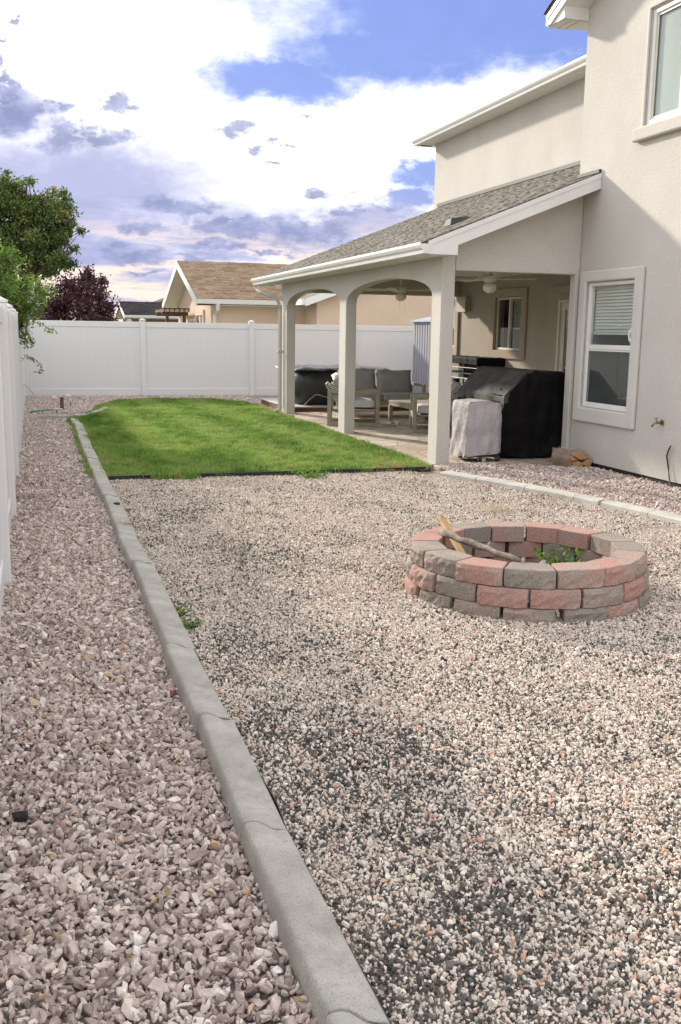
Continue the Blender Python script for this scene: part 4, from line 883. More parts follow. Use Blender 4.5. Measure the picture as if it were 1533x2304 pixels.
# charred lumps and sticks in the pit
chm = mat('char', (0.010, 0.010, 0.010), (0.03, 0.028, 0.026), 40, 0.8, 0.8, 90); grm = mat('burnt_grey', (0.20, 0.19, 0.18), (0.32, 0.31, 0.29), 20, 0.9, 0.5, 60)
for i in range(26):
    a = random.uniform(0, 6.28); r_ = 0.50*math.sqrt(random.random()); o = hull('charcoal_lump', 12, (1, 0.8, 0.7), chm if random.random() < 0.8 else grm, 500+i, 0.3)
    s = random.uniform(0.04, 0.10); o.scale = (s*1.4, s, s); o.rotation_euler = (random.random(), random.random(), random.random()*6); o.location = (math.cos(a)*r_, math.sin(a)*r_, 0.05); link(o, FP)
MB().tube([(0.05, -0.10, 0.08), (0.12, 0.02, 0.115), (0.20, 0.12, 0.12)], [0.03, 0.033, 0.025], 7).build('charred_stick', grm, FP)
p0 = Vector((2.36, 5.83, 0.36)); p1 = Vector((2.80, 4.98, 0.20))
bl = MB(); pts = []; rs = []
A_ = at_z(995, 1203, 0.33); B_ = at_z(1165, 1272, 0.27)
for i in range(9):
    t = i/8; p = A_.lerp(B_, t); p.z = 0.345-0.045*t; p += Vector((0.010*math.sin(i*1.9), 0.012*math.cos(i*1.3), 0.006*math.sin(i*2.7))); pts.append(p); rs.append(0.024-0.007*t+0.003*math.sin(i*2.1))
bl.tube(pts, rs, 9)
mid_ = pts[5]; bl.tube([mid_, mid_+Vector((0.03, 0.02, 0.035))], [0.010, 0.005], 6)
tag(bl.build('dead_branch', mat('driftwood', (0.16, 0.125, 0.095), (0.28, 0.235, 0.19), 18, 0.9, 0.7, 50), smooth=True), 'long grey dead branch lying across the fire pit rim', 'branch')
A_ = at_y(994, 1166, 5.93); B_ = at_z(1030, 1222, 0.29)
pk = MB().bar((A_.x, A_.y, A_.z), (B_.x+0.04, B_.y-0.02, 0.20), 0.070, 0.022, (0.4, -1, 0.3))
tag(pk.build('split_plank', mat('fresh_wood', (0.42, 0.26, 0.10), (0.52, 0.35, 0.16), 10, 0.8, 0.3, 60), bevel=0.004), 'yellow split plank leaning up out of the fire pit', 'plank')

# ------------------------------------------------------------------ weeds and dry grass
def leafy(name, mat_, n, pts_fn, size, seed, wid=0.42, curl=0.25):
    r = np.random.default_rng(seed); C, Nn = pts_fn(r, n)
    d = r.normal(0, 1, (n, 3)); d /= np.linalg.norm(d, axis=1)[:, None]; up = Nn
    d = d*0.8+up*0.6; d /= np.linalg.norm(d, axis=1)[:, None]
    s = np.cross(d, r.normal(0, 1, (n, 3))); s /= np.linalg.norm(s, axis=1)[:, None]+1e-9; nn = np.cross(d, s)
    L = size*r.uniform(0.6, 1.3, n)[:, None]; w = L*wid
    V = np.stack([C, C+d*L*0.45+s*w*0.5+nn*L*curl*0.3, C+d*L, C+d*L*0.45-s*w*0.5+nn*L*curl*0.3], 1).reshape(-1, 3)
    F = np.arange(n*4).reshape(-1, 4)
    return np_mesh(name, V, F, mat_, np.clip(r.beta(2, 2.4, n), 0, 1))
def weed(loc, h, spread, n, seed, label, m='leaf_weed', cat='weed', size=0.028):
    def f(r, n):
        st = r.integers(0, 9, n); ang = st*0.7+r.normal(0, 0.15, n); t = r.random(n)**0.8
        C = np.stack([np.cos(ang)*spread*t, np.sin(ang)*spread*t, h*t*(0.5+0.5*((st*37) % 10)/10)], 1)+r.normal(0, 0.006, (n, 3)); C[:, 2] = np.abs(C[:, 2])
        return C, np.tile([0, 0, 0.8], (n, 1))
    T = thing('weed', loc, label, cat)
    inst('leaves', leafy('leaves', M[m], n, f, size, seed), T)
    s = MB()
    for k in range(9):
        a = k*0.7; hh = h*(0.5+0.5*((k*37) % 10)/10); s.tube([(0, 0, -0.01), (math.cos(a)*spread*0.5, math.sin(a)*spread*0.5, hh*0.55), (math.cos(a)*spread, math.sin(a)*spread, hh)], [0.003, 0.002, 0.001], 4)
    s.build('stem', M[m], T)
wm = at_z(404, 1392, 0.0); weed((0.735, wm.y+0.05, 0), 0.06, 0.08, 70, 1, 'small green weed growing beside the concrete edging')
wm = at_z(420, 1412, 0.0); weed((wm.x+0.02, wm.y, 0), 0.05, 0.07, 60, 2, 'tiny low weed sprouting in the pea gravel near edging')
weed((PIT.x+0.30, PIT.y+0.12, 0.05), 0.19, 0.17, 150, 3, 'leafy green weed growing inside the fire pit', size=0.04)
weed((PIT.x+0.38, PIT.y-0.10, 0.05), 0.14, 0.12, 70, 13, 'low green weed against the blocks inside the fire pit', size=0.035)
wm = at_z(205, 1040, 0.02); weed((0.555, wm.y, 0), 0.06, 0.10, 70, 4, 'little green weed on the path side of the edging')
wm = at_z(700, 1075, 0.0); weed((wm.x, wm.y, 0), 0.07, 0.22, 200, 5, 'sprawling clump of grass spilling over the black lawn strip', size=0.045)
def straw(loc, rad, n, seed, label, ln=0.07):
    r = np.random.default_rng(seed); C = np.c_[r.normal(0, rad, n), r.normal(0, rad*0.45, n), r.uniform(0.002, 0.02, n)]; a = r.uniform(0, 6.28, n); L = ln*r.uniform(0.4, 1.3, n); d = np.c_[np.cos(a), np.sin(a), r.normal(0, 0.15, n)]*L[:, None]; s = np.c_[-np.sin(a), np.cos(a), np.zeros(n)]*0.0018
    V = np.stack([C-s, C+s, C+d+s, C+d-s], 1).reshape(-1, 3)
    o = inst('dry_grass', np_mesh('dry_grass', V, np.arange(4*n).reshape(-1, 4), M['straw'], r.random(n)), None, loc); tag(o, label, 'dry grass', kind='stuff')
c = at_z(1120, 1150, 0.005); straw((c.x, c.y, 0.005), 0.16, 150, 1, 'thin dry straw lying on pea gravel behind the fire pit')
c = at_z(1265, 1120, 0.005); straw((c.x-0.06, c.y+0.05, 0.02), 0.20, 160, 2, 'dry straw caught along the pale curved edging')
c = at_z(1371, 1128, 0.04); straw((c.x, c.y, 0.035), 0.05, 60, 3, 'tuft of dry straw in an edging joint', 0.05)
c = at_z(42, 1120, 0.01); straw((-0.10, c.y, 0.02), 0.09, 120, 4, 'dry brown straw at the foot of the side fence', 0.08)
c = at_z(290, 1180, 0.06); straw((0.70, c.y, 0.06), 0.04, 50, 5, 'pinch of tan straw on the long edging', 0.06)

# odd stones and litter on the gravel
def odd_stone(px, py, z, s, col, label, seed):
    c = at_z(px, py, z); o = hull('stone', 16, (1.2, 0.9, 0.8), mat('odd_stone', col, tuple(k*1.5 for k in col), 30, 0.85, 0.5, 60), seed, 0.25)
    o.scale = (s, s, s); o.rotation_euler = (0.3, 0.2, seed); o.location = (c.x, c.y, z+s*0.2); link(o); tag(o, label, 'stone')
odd_stone(45, 1845, 0.0, 0.062, (0.012, 0.012, 0.012), 'single black stone among the mauve path gravel', 901)
odd_stone(388, 1566, 0.0, 0.050, (0.24, 0.085, 0.05), 'rust red stone beside the long concrete edging', 902)
odd_stone(1102, 1093, 0.0, 0.085, (0.42, 0.26, 0.20), 'pink stone lying against the pale curved edging', 903)
odd_stone(75, 1588, 0.0, 0.060, (0.48, 0.36, 0.25), 'large buff stone on the path gravel', 904)
lv = np.random.default_rng(77); Vl = []; tl_ = []
for i in range(150):
    x = lv.uniform(-0.1, 0.55) if i < 60 else lv.uniform(0.75, 4.2); yq = lv.uniform(1.8, 9.5)
    a = lv.uniform(0, 6.28); L_ = lv.uniform(0.012, 0.04); d = np.array([math.cos(a), math.sin(a), lv.uniform(-0.2, 0.3)])*L_; s = np.array([-math.sin(a), math.cos(a), lv.uniform(-0.4, 0.4)])*L_*lv.uniform(0.08, 0.3); c = np.array([x, yq, 0.014])
    Vl += [c, c+d*0.5+s, c+d, c+d*0.5-s]; tl_.append(lv.random())
tag(inst('leaf_litter', np_mesh('leaf_litter', Vl, np.arange(600).reshape(-1, 4), M['straw'], tl_)), 'bits of dry leaf and twig strewn over the gravel', 'leaf litter', kind='stuff')

# ================================================================== PATIO FURNITURE
def soft(name, dims, m, parent, loc, rot=(0, 0, 0), cuts=9, puff=0.25, wr=0.006, seed=0):
    """padded cushion: box whose faces bulge and whose edges pinch"""
    bm = bmesh.new(); bmesh.ops.create_cube(bm, size=2.0); bmesh.ops.subdivide_edges(bm, edges=bm.edges, cuts=cuts, use_grid_fill=True)
    dx, dy, dz = [d/2 for d in dims]; thin = min(range(3), key=lambda i: dims[i])
    for v in bm.verts:
        p = list(v.co); o = [i for i in range(3) if i != thin]
        e = max(abs(p[o[0]]), abs(p[o[1]])); k = (1-abs(p[o[0]])**3)*(1-abs(p[o[1]])**3)
        p[thin] *= (1-puff)+puff*1.5*min(1, k*1.2)
        c = (abs(p[o[0]])*abs(p[o[1]]))**4; p[o[0]] *= 1-0.04*(1-c); p[o[1]] *= 1-0.04*(1-c)
        q = Vector((p[0]*dx, p[1]*dy, p[2]*dz)); q += Vector((1, 1, 1))*wr*noise.noise(q*9+Vector((seed, 0, 0))); v.co = q
    me = bpy.data.meshes.new(name); bm.to_mesh(me); bm.free(); me.polygons.foreach_set('use_smooth', [True]*len(me.polygons)); me.materials.append(m)
    return inst(name, me, parent, loc, rot)
def side_frame(T, y, depth, H, w=0.065, t=0.045, armz=None, name='side_frame'):
    m = MB(); x0, x1 = -depth/2, depth/2
    m.box(x0, x1, y-t/2, y+t/2, 0, w); m.box(x0, x1, y-t/2, y+t/2, H-w*0.75, H); m.box(x0, x0+w, y-t/2, y+t/2, w, H-w*0.75); m.box(x1-w, x1, y-t/2, y+t/2, w, H-w*0.75)
    return m.build(name, M['wood_grey'], T, bevel=0.003)
def armchair(loc, rz, label):
    """front is local +X"""
    T = thing('armchair', loc, label, 'armchair', 'matching patio armchairs', rz); D_, W_, H_ = 0.88, 0.74, 0.60
    for s in (-1, 1): side_frame(T, s*(W_/2-0.022), D_, H_)
    m = MB(); m.box(-D_/2+0.08, D_/2-0.01, -W_/2+0.05, W_/2-0.05, 0.26, 0.29); m.box(D_/2-0.06, D_/2-0.005, -W_/2+0.046, W_/2-0.046, 0.235, 0.315); m.box(-D_/2+0.01, -D_/2+0.06, -W_/2+0.046, W_/2-0.046, 0.235, 0.315)
    m.build('seat_frame', M['wood_grey'], T, bevel=0.003)
    soft('seat_cushion', (0.66, 0.64, 0.15), M['cushion_pale'], T, (0.03, 0, 0.375), seed=1)
    # reclined back woven from diagonal rope
    bk = bpy.data.objects.new('backrest', None); bk.location = (-0.15, 0, 0.22); bk.rotation_euler = (0, -0.58, 0); link(bk, T)
    MB().box(-0.012, 0.012, -W_/2+0.05, W_/2-0.05, 0, 0.56).build('back_panel', M['rope_dark'], bk)
    f_ = MB(); f_.box(-0.022, 0.022, -W_/2+0.045, W_/2-0.045, 0.545, 0.58); f_.box(-0.022, 0.022, -W_/2+0.045, -W_/2+0.075, 0, 0.545); f_.box(-0.022, 0.022, W_/2-0.075, W_/2-0.045, 0, 0.545); f_.build('back_frame', M['wood_grey'], bk)
    rp = MB(); hw = W_/2-0.055
    k = -0.55
    while k < 0.58:      # slanted cords wrapped round the panel, over and out of the frame
        za, zb = k, k+0.42; ya, yb = -hw, hw
        if za < 0.0: ya = -hw+(0.0-za)/0.42*2*hw; za = 0.0
        if zb > 0.555: yb = -hw+(0.555-k)/0.42*2*hw; zb = 0.555
        if yb-ya > 0.02 and zb > za:
            for sx in (-0.020, 0.020): rp.bar((sx, ya, za), (sx, yb, zb), 0.009, 0.012, (1, 0, 0))
        k += 0.026
    rw = rp.build('rope_weave', M['rope'], bk); rw['kind'] = 'stuff'
    soft('back_cushion', (0.15, 0.62, 0.44), M['cushion'], T, (-0.20, 0, 0.60), (0, -0.55, 0), seed=2)
    # rope wings close the sides between the sloping back and the arms
    poly_ = [(-0.46, 0.70), (-0.13, 0.22), (0.02, 0.22), (0.02, 0.575), (-0.30, 0.66)]
    for s in (-1, 1):
        yo = s*(W_/2-0.075); wg = MB().prism(poly_, 'y', yo-0.008, yo+0.008).build('side_wing', M['rope_dark'], T)
        cw = MB(); k = -0.30
        while k < 0.75:
            xs_ = []
            for (xa, za), (xb, zb) in zip(poly_, poly_[1:]+poly_[:1]):
                fa = za+0.35*xa-k; fb = zb+0.35*xb-k
                if fa*fb < 0: t_ = fa/(fa-fb); xs_.append((xa+(xb-xa)*t_, za+(zb-za)*t_))
            if len(xs_) == 2:
                for so in (-0.010, 0.010): cw.bar((xs_[0][0], yo+so, xs_[0][1]), (xs_[1][0], yo+so, xs_[1][1]), 0.012, 0.011, (0, 1, 0))
            k += 0.027
        wv = cw.build('rope_cords', M['rope'], wg); wv['kind'] = 'stuff'
    return T
A_ = Vector((5.24, 16.03, 0.03)); th = math.radians(-18)
CA = armchair(A_, th, 'rope-backed armchair behind the middle column, its woven back to lawn')
soft('throw_pillow', (0.13, 0.42, 0.34), M['white_cloth'], CA, (-0.25, 0.10, 0.70), (0, -0.45, 0.15), seed=6)
f0 = at_z(928, 975, 0.03); dirB = Vector((-math.cos(math.radians(-18)), -math.sin(math.radians(-18)), 0)); side = Vector((-dirB.y, dirB.x, 0))
# near front leg is at f0: the chair faces the coffee table
cB = f0-dirB*0.44+(-side if side.y < 0 else side)*0.37
armchair((cB.x, cB.y, 0.03), math.atan2(dirB.y, dirB.x), 'rope-backed armchair half hidden by the nearest column')
# sofa facing the camera
SF = thing('sofa', (6.24, 17.62, 0.03), 'grey two-cushion patio sofa beyond the coffee table', 'sofa', rz=-math.pi/2-0.05)
LW, LD, LH = 1.62, 0.82, 0.62
for s in (-1, 1): side_frame(SF, s*(LW/2-0.022), LD, LH)
m = MB(); m.box(-LD/2+0.08, LD/2-0.01, -LW/2+0.05, LW/2-0.05, 0.26, 0.29); m.box(LD/2-0.06, LD/2-0.005, -LW/2+0.046, LW/2-0.046, 0.235, 0.315); m.build('seat_frame', M['wood_grey'], SF, bevel=0.003)
MB().box(-LD/2+0.01, -LD/2+0.055, -LW/2+0.05, LW/2-0.05, 0.25, 0.62).build('backrest', M['wood_grey'], SF, bevel=0.003)
for s in (-1, 1):
    soft('seat_cushion', (0.68, 0.74, 0.15), M['cushion'], SF, (0.04, s*0.375, 0.375), seed=3+s)
    soft('back_cushion', (0.20, 0.70, 0.46), M['cushion'], SF, (-0.20, s*0.365, 0.625), (0, -0.22, 0.04*s), seed=8+s)
# coffee table
CT = thing('coffee_table', (6.33, 15.72, 0.03), 'weathered grey low coffee table between the patio chairs', 'table')
tw, tl, thh = 0.74, 1.08, 0.40
for k in range(6): MB().box(-tw/2+k*tw/6+0.003, -tw/2+(k+1)*tw/6-0.003, -tl/2, tl/2, thh-0.03, thh).build('slat', M['wood_grey'], CT, bevel=0.003)
MB().box(-tw/2+0.01, tw/2-0.01, -tl/2+0.01, tl/2-0.01, thh-0.085, thh-0.031).build('apron', M['wood_grey'], CT)
for sx in (-1, 1):
    for sy in (-1, 1): MB().box(sx*tw/2-0.032*(1+sx), sx*tw/2+0.032*(1-sx), sy*tl/2-0.032*(1+sy), sy*tl/2+0.032*(1-sy), 0, thh-0.086).build('leg', M['wood_grey'], CT, bevel=0.003)
    MB().box(sx*tw/2-0.032*(1+sx)+0.001, sx*tw/2+0.032*(1-sx)-0.001, -tl/2+0.065, tl/2-0.065, 0.0, 0.05).build('stretcher', M['wood_grey'], CT)

# hot tub under its cover on a low platform
PL = thing('tub_platform', (4.80, 18.80, 0), 'low rust-sided platform under the black tub', 'platform')
MB().box(0.0, 2.75, 0.0, 2.45, -0.02, 0.10).build('side_board', M['rust_wood'], PL)
for k in range(6): MB().box(-0.02+k*0.465, 0.44+k*0.465, -0.02, 2.47, 0.10, 0.125).build('paver_row', M['deck_top'], PL, bevel=0.006)
TB = thing('hot_tub', (6.05, 20.0, 0.125), 'black vinyl covered tub behind the patio sofa', 'hot tub')
bm = bmesh.new(); bmesh.ops.create_cube(bm, size=2); bmesh.ops.subdivide_edges(bm, edges=bm.edges, cuts=13, use_grid_fill=True)
for v in bm.verts:
    x, y_, z_ = v.co; e = 6.0
    L_ = (abs(x)**e+abs(y_)**e)**(1/e); k = max(abs(x), abs(y_))/max(L_, 1e-6) if L_ > 0 else 1
    bulge = 1-0.10*abs(z_)**3.5; zz = (z_+1)/2*0.72
    q = Vector((x*k*1.03*bulge, y_*k*0.92*bulge, zz+(0.02 if z_ > 0.9 else 0)*(1-max(abs(x), abs(y_))**2)))
    q += Vector((1, 1, 0))*0.012*noise.noise(q*3.2); v.co = q
me = bpy.data.meshes.new('tub_shell'); bm.to_mesh(me); bm.free(); me.polygons.foreach_set('use_smooth', [True]*len(me.polygons)); me.materials.append(M['black_vinyl']); inst('tub_shell', me, TB)
bm = bmesh.new(); bmesh.ops.create_grid(bm, x_segments=40, y_segments=30, size=1)
for v in bm.verts:
    x, y_ = v.co.x, v.co.y; ed = max(abs(x), abs(y_)); q = Vector((x*1.045, y_*0.945, 0.735-0.045*max(0, ed-0.88)/0.12)); q.z += 0.028*(0.6+noise.noise(Vector((x*5, y_*4, 1))))+0.014*noise.noise(Vector((x*14, y_*11, 4))); q += Vector((0.015*noise.noise(Vector((x*8, y_*8, 9))), 0.015*noise.noise(Vector((x*8, y_*8, 2))), 0)); v.co = q
me = bpy.data.meshes.new('tub_cover'); bm.to_mesh(me); bm.free(); me.polygons.foreach_set('use_smooth', [True]*len(me.polygons)); me.materials.append(M['tarp']); ob = inst('tub_cover', me, TB); sd = ob.modifiers.new('solid', 'SOLIDIFY'); sd.thickness = 0.012
MB().tube([(-0.88, -1.0, 0.01), (-0.80, -1.0, 0.10), (-0.66, -1.02, 0.22), (-0.60, -1.03, 0.225), (-0.45, -1.03, 0.18), (-0.30, -1.03, 0.16)], 0.013, 6).build('strap', mat('strap', (0.30, 0.27, 0.24), rough=0.7), TB, smooth=True)

# metal shed in the far corner
SH = thing('metal_shed', (9.20, 21.75, 0), 'narrow grey ribbed metal shed by the back fence', 'shed')
def ribbed(n, L, h):
    m = MB(); w = L/n
    return w
for face in ('front', 'side'):
    L = 1.4 if face == 'front' else 1.6; n = 9 if face == 'front' else 10; w = L/n
    pm = MB().prism([(0, 0), (w*0.62, 0), (w*0.70, 0.018), (w*0.92, 0.018), (w, 0.0), (w, 0.03), (0, 0.03)], 'z', 0.02, 1.86).mesh('panel', M['shed'])
    for k in range(n):
        if face == 'front': inst('panel', pm, SH, (k*w, 0, 0))
        else: inst('panel', pm, SH, (0.0, L+0.031-k*w, 0), (0, 0, -math.pi/2))
MB().box(0.032, 1.4, 0.032, 1.63, 0.0, 1.85).build('shed_body', M['shed'], SH)
MB().prism([(-0.07, 1.86), (1.47, 1.86), (1.47, 1.89), (0.70, 2.06), (-0.07, 1.89)], 'y', -0.06, 1.70).build('roof', M['shed_roof'], SH)

# storage rack along the house wall
RK = thing('storage_rack', (8.02, 17.45, 0.03), 'black storage rack with draped top against the patio wall', 'rack')
bk_ = mat('rack_black', (0.012, 0.012, 0.013), (0.03, 0.03, 0.03), 10, 0.7)
for sx in (-0.24, 0.24):
    for sy in (-0.95, -0.32, 0.32, 0.95): MB().box(sx-0.014, sx+0.014, sy-0.014, sy+0.014, 0, 1.12).build('post', bk_, RK)
for z_ in (0.12, 0.50, 0.82): MB().box(-0.25, 0.25, -0.97, 0.97, z_, z_+0.018).build('shelf', bk_, RK)
for sy in (-0.97, 0.955): MB().box(-0.235, 0.235, sy, sy+0.012, 0.14, 1.10).build('end_panel', M['glass_dark'], RK)
for z_ in (0.62, 0.74, 0.94): MB().tube([(-0.262, -0.96, z_), (-0.262, 0.96, z_)], 0.005, 6).build('rail', M['shed'], RK)
MB().box(0.225, 0.235, -0.95, 0.95, 0.14, 1.08).build('back_panel', bk_, RK)
bm = bmesh.new(); bmesh.ops.create_grid(bm, x_segments=26, y_segments=60, size=1)
for v in bm.verts:
    x, y_ = v.co.x*0.40, v.co.y*1.16; ox = max(0, abs(x)-0.27); oy = max(0, abs(y_)-1.0)
    q = Vector((max(-0.275, min(0.275, x))+math.copysign(0.006, x), max(-1.005, min(1.005, y_)), 1.135-max(ox, oy)*0.95)); q.z += 0.010*noise.noise(Vector((x*9, y_*6, 2))); q.x += 0.012*noise.noise(Vector((y_*7, x*3, 5)))*(1 if ox > 0 else 0.2); v.co = q
me = bpy.data.meshes.new('drape'); bm.to_mesh(me); bm.free(); me.polygons.foreach_set('use_smooth', [True]*len(me.polygons)); me.materials.append(M['black_cover']); inst('drape', me, RK)
for k, (sy, z_, s) in enumerate(((-0.62, 0.518, 0.13), (-0.15, 0.518, 0.16), (0.55, 0.518, 0.12), (0.2, 0.138, 0.17), (-0.6, 0.138, 0.18))):
    MB().box(-s, s, -s*1.1, s*1.1, 0, s*1.4).build('stored_box', [M['cover_top'], M['wood_grey'], M['tarp'], M['cushion'], M['cover_top']][k], RK, bevel=0.01, loc=(0, sy, z_))

# covered grill: profile across X, long axis along Y
def draped(name, prof, ya, yb, m, parent, seed, ny=26, amp=0.02, foot=0.03, mat2=None, top_z=None):
    """cover hanging over a body of the given side profile, folds growing towards the hem"""
    pts = [Vector((p[0], 0, p[1])) for p in prof]; dense = []
    for a, b in zip(pts[:-1], pts[1:]):
        n = max(2, int((b-a).length/0.035)); dense += [a.lerp(b, i/n) for i in range(n)]
    dense.append(pts[-1]); k = len(dense); V = []; F = []; cx = sum(p.x for p in dense)/k; H = max(p.z for p in dense)
    def fold(x, y_, z_):
        g = max(0, 1-z_/H); a = amp*(0.35+1.2*g)
        f1 = 0.9-2.6*abs(noise.noise(Vector((x*4.5+seed, y_*4.5, z_*1.6)))); f2 = 0.7-2.0*abs(noise.noise(Vector((x*10, y_*10+seed, z_*4.5)))); f3 = noise.noise(Vector((x*26+seed, y_*26, z_*14)))
        return a*(f1+0.45*f2)+0.004*f3
    for i in range(ny+1):
        y_ = ya+(yb-ya)*i/ny; yl = ya if i == 0 else yb
        for p in dense:
            d = fold(p.x, y_, p.z); sgn = 1 if p.x > cx else -1
            V.append((p.x+sgn*d, y_, p.z+0.4*d if p.z > 0.2 else p.z))
    for i in range(ny):
        for j in range(k-1): F.append((i*k+j, i*k+j+1, (i+1)*k+j+1, (i+1)*k+j))
    # end panels as graded strips between the left and right halves of the profile
    for e, (i, y_, sg) in enumerate(((0, ya, -1), (ny, yb, 1))):
        b0 = len(V); nx = 18; nzr = 30; x_of = lambda z_: None
        for a in range(nzr+1):
            z_ = H*a/nzr; xs = []
            for p, q in zip(dense[:-1], dense[1:]):
                if (p.z-z_)*(q.z-z_) <= 0 and abs(p.z-q.z) > 1e-6: xs.append(p.x+(q.x-p.x)*(z_-p.z)/(q.z-p.z))
            if not xs: xs = [max(dense, key=lambda p: p.z).x]
            xa, xb = min(xs), max(xs)
            xa2 = xa-fold(xa, y_, z_); xb2 = xb+fold(xb, y_, z_)
            for c in range(nx+1):
                x = xa2+(xb2-xa2)*c/nx; w = min(1, c/2, (nx-c)/2); V.append((x, y_+sg*(fold(x, y_*3, z_)*0.9*w+0.012*w), z_+prof[0][1]*0))
        for a in range(nzr):
            for c in range(nx): s = b0+a*(nx+1)+c; F.append((s, s+1, s+nx+2, s+nx+1))
    mb = MB().add(V, F); me = mb.mesh(name, m); bm = bmesh.new(); bm.from_mesh(me); bmesh.ops.remove_doubles(bm, verts=bm.verts, dist=0.004); bm.to_mesh(me); bm.free()
    me.polygons.foreach_set('use_smooth', [True]*len(me.polygons))
    if mat2:
        me.materials.append(mat2)
        for p in me.polygons:
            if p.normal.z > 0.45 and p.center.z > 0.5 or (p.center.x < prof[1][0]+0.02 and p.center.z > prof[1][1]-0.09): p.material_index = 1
    return inst(name, me, parent)
GR = thing('covered_grill', (5.655, 11.22, 0.03), 'tall barbecue under a black fabric cover by the house corner', 'grill')
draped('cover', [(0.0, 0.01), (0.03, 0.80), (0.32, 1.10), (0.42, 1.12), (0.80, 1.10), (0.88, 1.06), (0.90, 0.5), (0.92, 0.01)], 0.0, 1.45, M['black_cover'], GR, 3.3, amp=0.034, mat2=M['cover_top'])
MB().tube([(0.03, -0.012, 0.80), (0.32, -0.016, 1.10), (0.42, -0.018, 1.125), (0.80, -0.014, 1.105), (0.88, -0.012, 1.06)], 0.006, 6).build('seam', M['cover_top'], GR, smooth=True)
MB().tube([(0.03, -0.012, 0.80), (0.03, 0.7, 0.81), (0.03, 1.46, 0.80)], 0.006, 6).build('seam', M['cover_top'], GR, smooth=True)
for sx in (0.12, 0.72):
    for sy in (0.15, 1.30): MB().lathe([(0.03, 0), (0.03, 0.04)], n=10).build('caster', M['black_plastic'], GR, loc=(sx, sy, 0.0))
# covered cart with wheels
CR = thing('covered_cart', (5.09, 11.02, 0.03), 'small wheeled cart under a pale grey fabric cover', 'cart', rz=0.02)
draped('cover', [(0.0, 0.06), (0.005, 0.70), (0.02, 0.74), (0.22, 0.755), (0.42, 0.735), (0.435, 0.70), (0.44, 0.5), (0.43, 0.10)], 0.0, 0.46, M['grey_cover'], CR, 9.1, ny=14, amp=0.028)
MB().box(0.03, 0.41, 0.03, 0.43, 0.05, 0.10).build('chassis', M['black_plastic'], CR, bevel=0.01)
for (sx, sy) in ((0.16, -0.02), (0.41, -0.02), (0.10, 0.40), (0.41, 0.40)):
    wl_ = MB().tube([(-0.018, 0, 0), (0.018, 0, 0)], 0.042, 14).build('wheel', M['black_plastic'], CR, loc=(sx, sy, 0.043)); MB().tube([(-0.020, 0, 0), (0.020, 0, 0)], 0.018, 10).build('hub', M['shed'], wl_)
MB().tube([(0.14, -0.03, 0.06), (0.28, -0.04, 0.075), (0.43, -0.03, 0.06)], 0.008, 6).build('axle_guard', M['black_plastic'], CR)

# firewood bundle in clear wrap
FW = thing('firewood_bundle', (6.30, 10.36, 0.0), 'plastic-wrapped bundle of split firewood against the house wall', 'firewood', rz=0.10)
endm = mat('wood_end', (0.50, 0.24, 0.08), (0.62, 0.38, 0.17), 25, 0.85, 0.3, 90); brk = mat('log_side', (0.36, 0.26, 0.17), (0.26, 0.17, 0.10), 12, 0.9, 0.5, 40)
def log(poly, y0, y1, loc):
    m = MB().prism(poly, 'y', y0, y1); me = m.mesh('log', brk, 0.006); me.materials.append(endm)
    for p in me.polygons:
        if abs(p.normal.y) > 0.8: p.material_index = 1
    return inst('log', me, FW, loc)
arc = lambda r, a0, a1, n=7: [(r*math.cos(math.radians(a0+(a1-a0)*i/n)), r*math.sin(math.radians(a0+(a1-a0)*i/n))) for i in range(n+1)]
log([(0, 0)]+arc(0.105, 5, 150), 0, 0.42, (-0.03, -0.02, 0.115)); log([(0, 0)]+arc(0.10, 190, 330), 0, 0.42, (-0.03, 0.0, 0.106)); log([(0, 0)]+arc(0.11, 150, 185, 3), 0, 0.42, (-0.03, 0.0, 0.110))
log([(0, 0)]+arc(0.10, 60, 160), 0, 0.40, (0.11, -0.03, 0.02)); log([(0, 0)]+arc(0.09, 20, 110), 0, 0.42, (0.05, 0.02, 0.10)); log([(0, 0), (-0.07, 0.0), (-0.09, 0.09), (-0.01, 0.07)], 0, 0.40, (-0.05, 0.04, 0.02))
log([(0, 0), (0.08, 0.0), (0.09, 0.07), (0.0, 0.09)], 0.0, 0.40, (-0.11, 0.05, 0.13))
wm_ = bpy.data.materials.new('clear_wrap'); wm_.use_nodes = True; nt = wm_.node_tree; pb = nt.nodes['Principled BSDF']; pb.inputs['Base Color'].default_value = (0.8, 0.8, 0.8, 1); pb.inputs['Roughness'].default_value = 0.25; pb.inputs['Alpha'].default_value = 0.10
wr = MB(); n = 22; R_ = []
for i in range(8):
    for k in range(n):
        a = 2*math.pi*k/n; rr = 0.155+0.012*noise.noise(Vector((math.cos(a)*3, math.sin(a)*3, i*0.9))); R_.append((-0.005+rr*1.0*math.cos(a), 0.05+i*0.045, 0.125+rr*0.80*math.sin(a)))
wr.add(R_, [(i*n+k, i*n+(k+1) % n, (i+1)*n+(k+1) % n, (i+1)*n+k) for i in range(7) for k in range(n)]); wr.build('wrap', wm_, FW, smooth=True)

